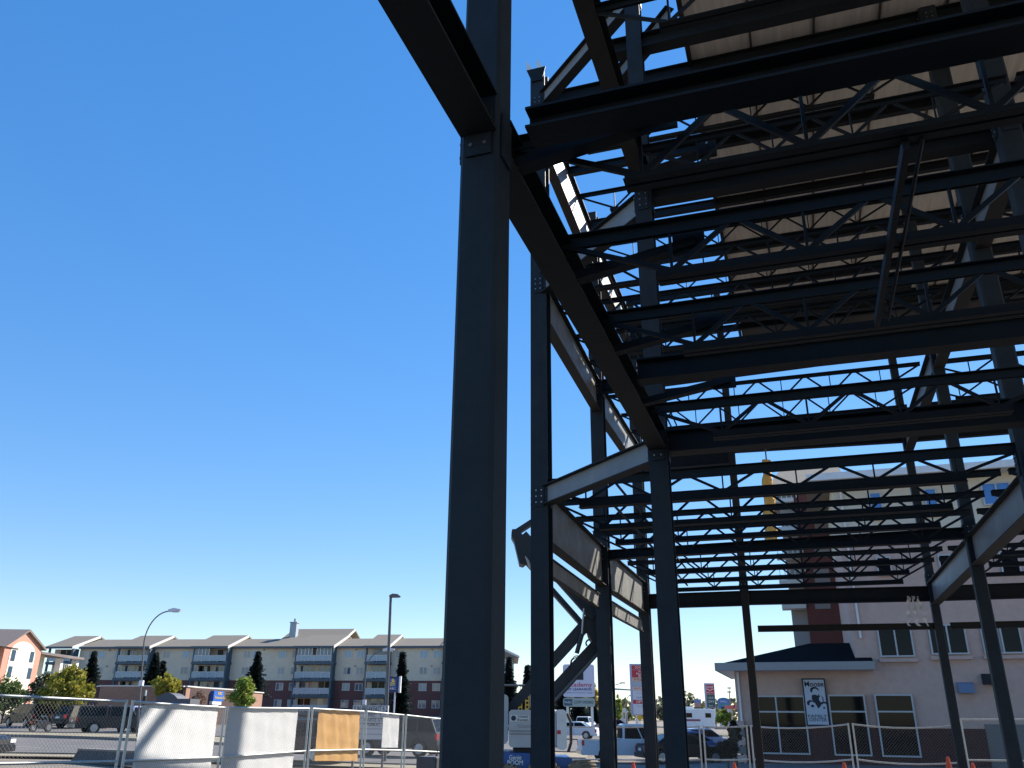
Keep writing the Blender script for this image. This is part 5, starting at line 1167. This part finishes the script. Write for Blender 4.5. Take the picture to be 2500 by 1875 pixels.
def dtree(px0, px1, ytop, ybot, Y, kind, label, nleaf=2600, ybase=None, cat="tree", ls=.15, name="deciduous_tree"):
    a = at(px0, (ytop+ybot)/2, Y); c = at(px1, (ytop+ybot)/2, Y); cx = (a.x+c.x)/2; rx = (c.x-a.x)/2
    zt = at((px0+px1)/2, ytop, Y).z; zb = at((px0+px1)/2, ybot, Y).z; g0 = terr(cx, Y)
    e = empty(name, (cx, Y, g0), 0, label, cat); zt -= g0; zb = max(zb-g0, .3); H = zt-zb; cz = (zt+zb)/2
    rnd = random.Random(int(px0*7+Y)); b = MB(); r0 = max(.05, H*.03)
    b.tube((0,0,-.2), (0,0,zb+H*.35), r0, r0*.6, n=8); tips = []
    nb = 10
    for i in range(nb):
        t = rnd.random(); az = 2*math.pi*i/nb+rnd.random()*.6; z0 = zb*.8+(H*.45)*rnd.random()
        P = Vector((0,0,z0)); Q = Vector((rx*.65*math.cos(az), rx*.65*math.sin(az), z0+H*(.2+.3*rnd.random()))); b.tube(P, Q, r0*.4, r0*.12, n=5)
        b.tube(P.lerp(Q, .5), P.lerp(Q, .5)+Vector((rx*.3*math.cos(az+1), rx*.3*math.sin(az+1), H*.2)), r0*.2, r0*.06, n=4)
    b.build("trunk", BARK, e)
    # clumps
    cl = []
    for i in range(46):
        while True:
            v = Vector((rnd.uniform(-1,1), rnd.uniform(-1,1), rnd.uniform(-1,1)))
            if .3 < v.length < 1: break
        sq = 1-.35*max(0, v.z)
        cl.append((Vector((v.x*rx*.85*sq, v.y*rx*.85*sq, cz+v.z*H*.42)), rnd.uniform(.13, .30)*min(rx, H/2)*1.3))
    b = MB()
    for i in range(nleaf):
        c_, r_ = cl[rnd.randrange(len(cl))]
        v = Vector((rnd.gauss(0,1), rnd.gauss(0,1), rnd.gauss(0,1))).normalized()*(r_*(rnd.random()**.55)*(1.35 if rnd.random() < .18 else 1)); p = c_+v
        n = Vector((rnd.gauss(0,1), rnd.gauss(0,1), rnd.gauss(0,1)+.4)).normalized(); u = n.orthogonal().normalized(); w_ = n.cross(u); s = ls*rnd.uniform(.6, 1.3)
        b.add([p-u*s-w_*s*.2, p-w_*s*.55, p+u*s, p+w_*s*.55], [(0,1,2,3)])
    b.build("crown", LM[kind], e); return e
def spruce(px, hw_, ytop, ybot, Y, label, seed=1, cat="tree"):
    p = at(px, ytop, Y); g0 = terr(p.x, Y); zt = p.z-g0; zb = max(.3, at(px, ybot, Y).z-g0); R_0 = 1.3*hw_*Y/2206
    e = empty("spruce_tree", (p.x, Y, g0), 0, label, cat); rnd = random.Random(seed); b = MB(); b.tube((0,0,-.2), (0,0,zt*.97), R_0*.09, .02, n=7); b.build("trunk", BARK, e)
    b = MB(); H = zt-zb; nl = max(24, int(H/.26))
    for i in range(nl):
        t = i/nl; z = zb+H*t; R1 = R_0*1.25*(1-t)**1.15*(.6+.6*rnd.random())+.10; nb = 11 if t < .75 else 7
        for k in range(nb):
            az = 2*math.pi*(k+rnd.random())/nb; rr = R1*rnd.uniform(.6, 1.15); d = Vector((math.cos(az), math.sin(az), 0)); q = Vector((-d.y, d.x, 0)); m = 4
            for j in range(m):
                f = (j+.5+rnd.random()*.4)/m; pt = Vector((0,0,z))+d*rr*f+Vector((0,0,-rr*.34*f+.16*rr*f*f)); s = (.16+.16*(1-f))*rnd.uniform(.7, 1.3)
                for sg in (-1, 1):
                    tip = pt+q*sg*s*1.5+d*s*.9+Vector((0,0,-s*.7-rnd.random()*.12)); b.add([pt-d*s*.8, pt+d*s*.9, tip], [(0,1,2)])
                b.add([pt+Vector((0,0,s*.5)), pt+d*s*1.3, pt+Vector((0,0,-s*1.3))+d*s*.1], [(0,1,2)])
    b.build("crown", LM['sp'], e); return e
dtree(-30, 66, 1640, 1760, 84, 'g', "green leafy tree at the left edge below the salmon gable", 3200)
dtree(66, 138, 1634, 1752, 82, 'ol', "olive half-bare tree between the green and the yellow-green ones", 2400)
dtree(97, 243, 1622, 1748, 74, 'yg', "big yellow-green tree on a thin trunk left of the bank", 5200, ls=.16)
dtree(366, 449, 1644, 1703, 88, 'yg', "yellow-green tree in front of the bank, right of the curved lamp", 2600)
dtree(560, 634, 1652, 1735, 76, 'lg', "rounded light green tree right of the bank's blue sign", 3200)
dtree(462, 506, 1682, 1732, 84, 'rd', "bare russet shrub left of the bank's blue sign", 700, ls=.09, name="shrub", cat="shrub")
dtree(1437, 1466, 1660, 1760, 150, 'ye', "yellow autumn tree behind the college sign's right post", 1600, ls=.24)
dtree(1498, 1520, 1690, 1765, 150, 'lg', "slim light green tree right of the second slender column", 1200, ls=.22)
dtree(1518, 1545, 1722, 1765, 200, 'g', "small green tree under the shop directory pylon's left", 900, ls=.25)
dtree(1600, 1640, 1715, 1765, 210, 'ol', "dull tree far off between the third and middle columns", 900, ls=.3)
dtree(1664, 1700, 1716, 1768, 210, 'ol', "dull olive tree on the horizon above the camper", 1200, ls=.3)
dtree(1700, 1738, 1722, 1772, 180, 'g', "green tree right of the camper under the fuel price pylon", 1600, ls=.25)
dtree(1740, 1796, 1732, 1775, 150, 'lg', "bright green bushy tree under the teal sign", 1600, ls=.22)
spruce(232, 20, 1588, 1668, 135, "spruce in front of the apartments' left end", 3)
spruce(383, 24, 1590, 1680, 133, "broad dark spruce behind the curved street lamp", 4)
spruce(400, 14, 1612, 1680, 134, "lesser dark spruce overlapping the broad one's right side", 5)
spruce(632, 26, 1587, 1690, 130, "dark spruce above the rounded light green tree", 6)
spruce(984, 23, 1588, 1745, 105, "tallest dark spruce, right of the blue bank sign", 7)
spruce(1243, 26, 1600, 1760, 110, "spruce filling the gap right of the biggest column", 8)
spruce(1288, 24, 1620, 1760, 112, "spruce just left of the slender grey column", 9)
spruce(1372, 26, 1655, 1775, 130, "dark spruce behind the college sign's left post", 10)
spruce(1412, 30, 1690, 1775, 132, "squat dark spruce in the middle behind the college sign", 11)
spruce(1447, 20, 1700, 1775, 136, "dark spruce at the right behind the college sign", 12)
def bush(px, hw_, ytop, ybot, Y, kind, label, n=1800, cat="shrub"):
    dtree(px-hw_, px+hw_, ytop, ybot, Y, kind, label, n, ls=.07, name="shrub", cat=cat)
bush(1793, 16, 1755, 1812, 41, 'jn', "dark upright shrub at the stucco wing's corner", 2600)
bush(1775, 32, 1806, 1852, 38.5, 'jn', "low dark spreading juniper left of the banded pillar", 2600)
bush(1790, 14, 1775, 1840, 39.5, 'ol', "tuft of dry tall grass by the banded pillar", 900)
# far treeline
b = MB(); rnd = random.Random(5)
for i in range(9000):
    xx = rnd.uniform(-160, 330); yy = rnd.uniform(330, 370); hh = 5+4*abs(math.sin(xx*.07))+2*math.sin(xx*.31); z = terr(xx, yy)+rnd.random()**.7*hh; s = rnd.uniform(.5, 1.2)
    n = Vector((rnd.gauss(0,1), rnd.gauss(0,1), rnd.gauss(0,1))).normalized(); u = n.orthogonal(); w_ = n.cross(u); p = Vector((xx, yy, z)); b.add([p-u*s, p-w_*s*.7, p+u*s, p+w_*s*.7], [(0,1,2,3)])
tag(b.build("far_treeline", LM['ol']), "hazy band of far trees along the horizon", "trees", kind="stuff")
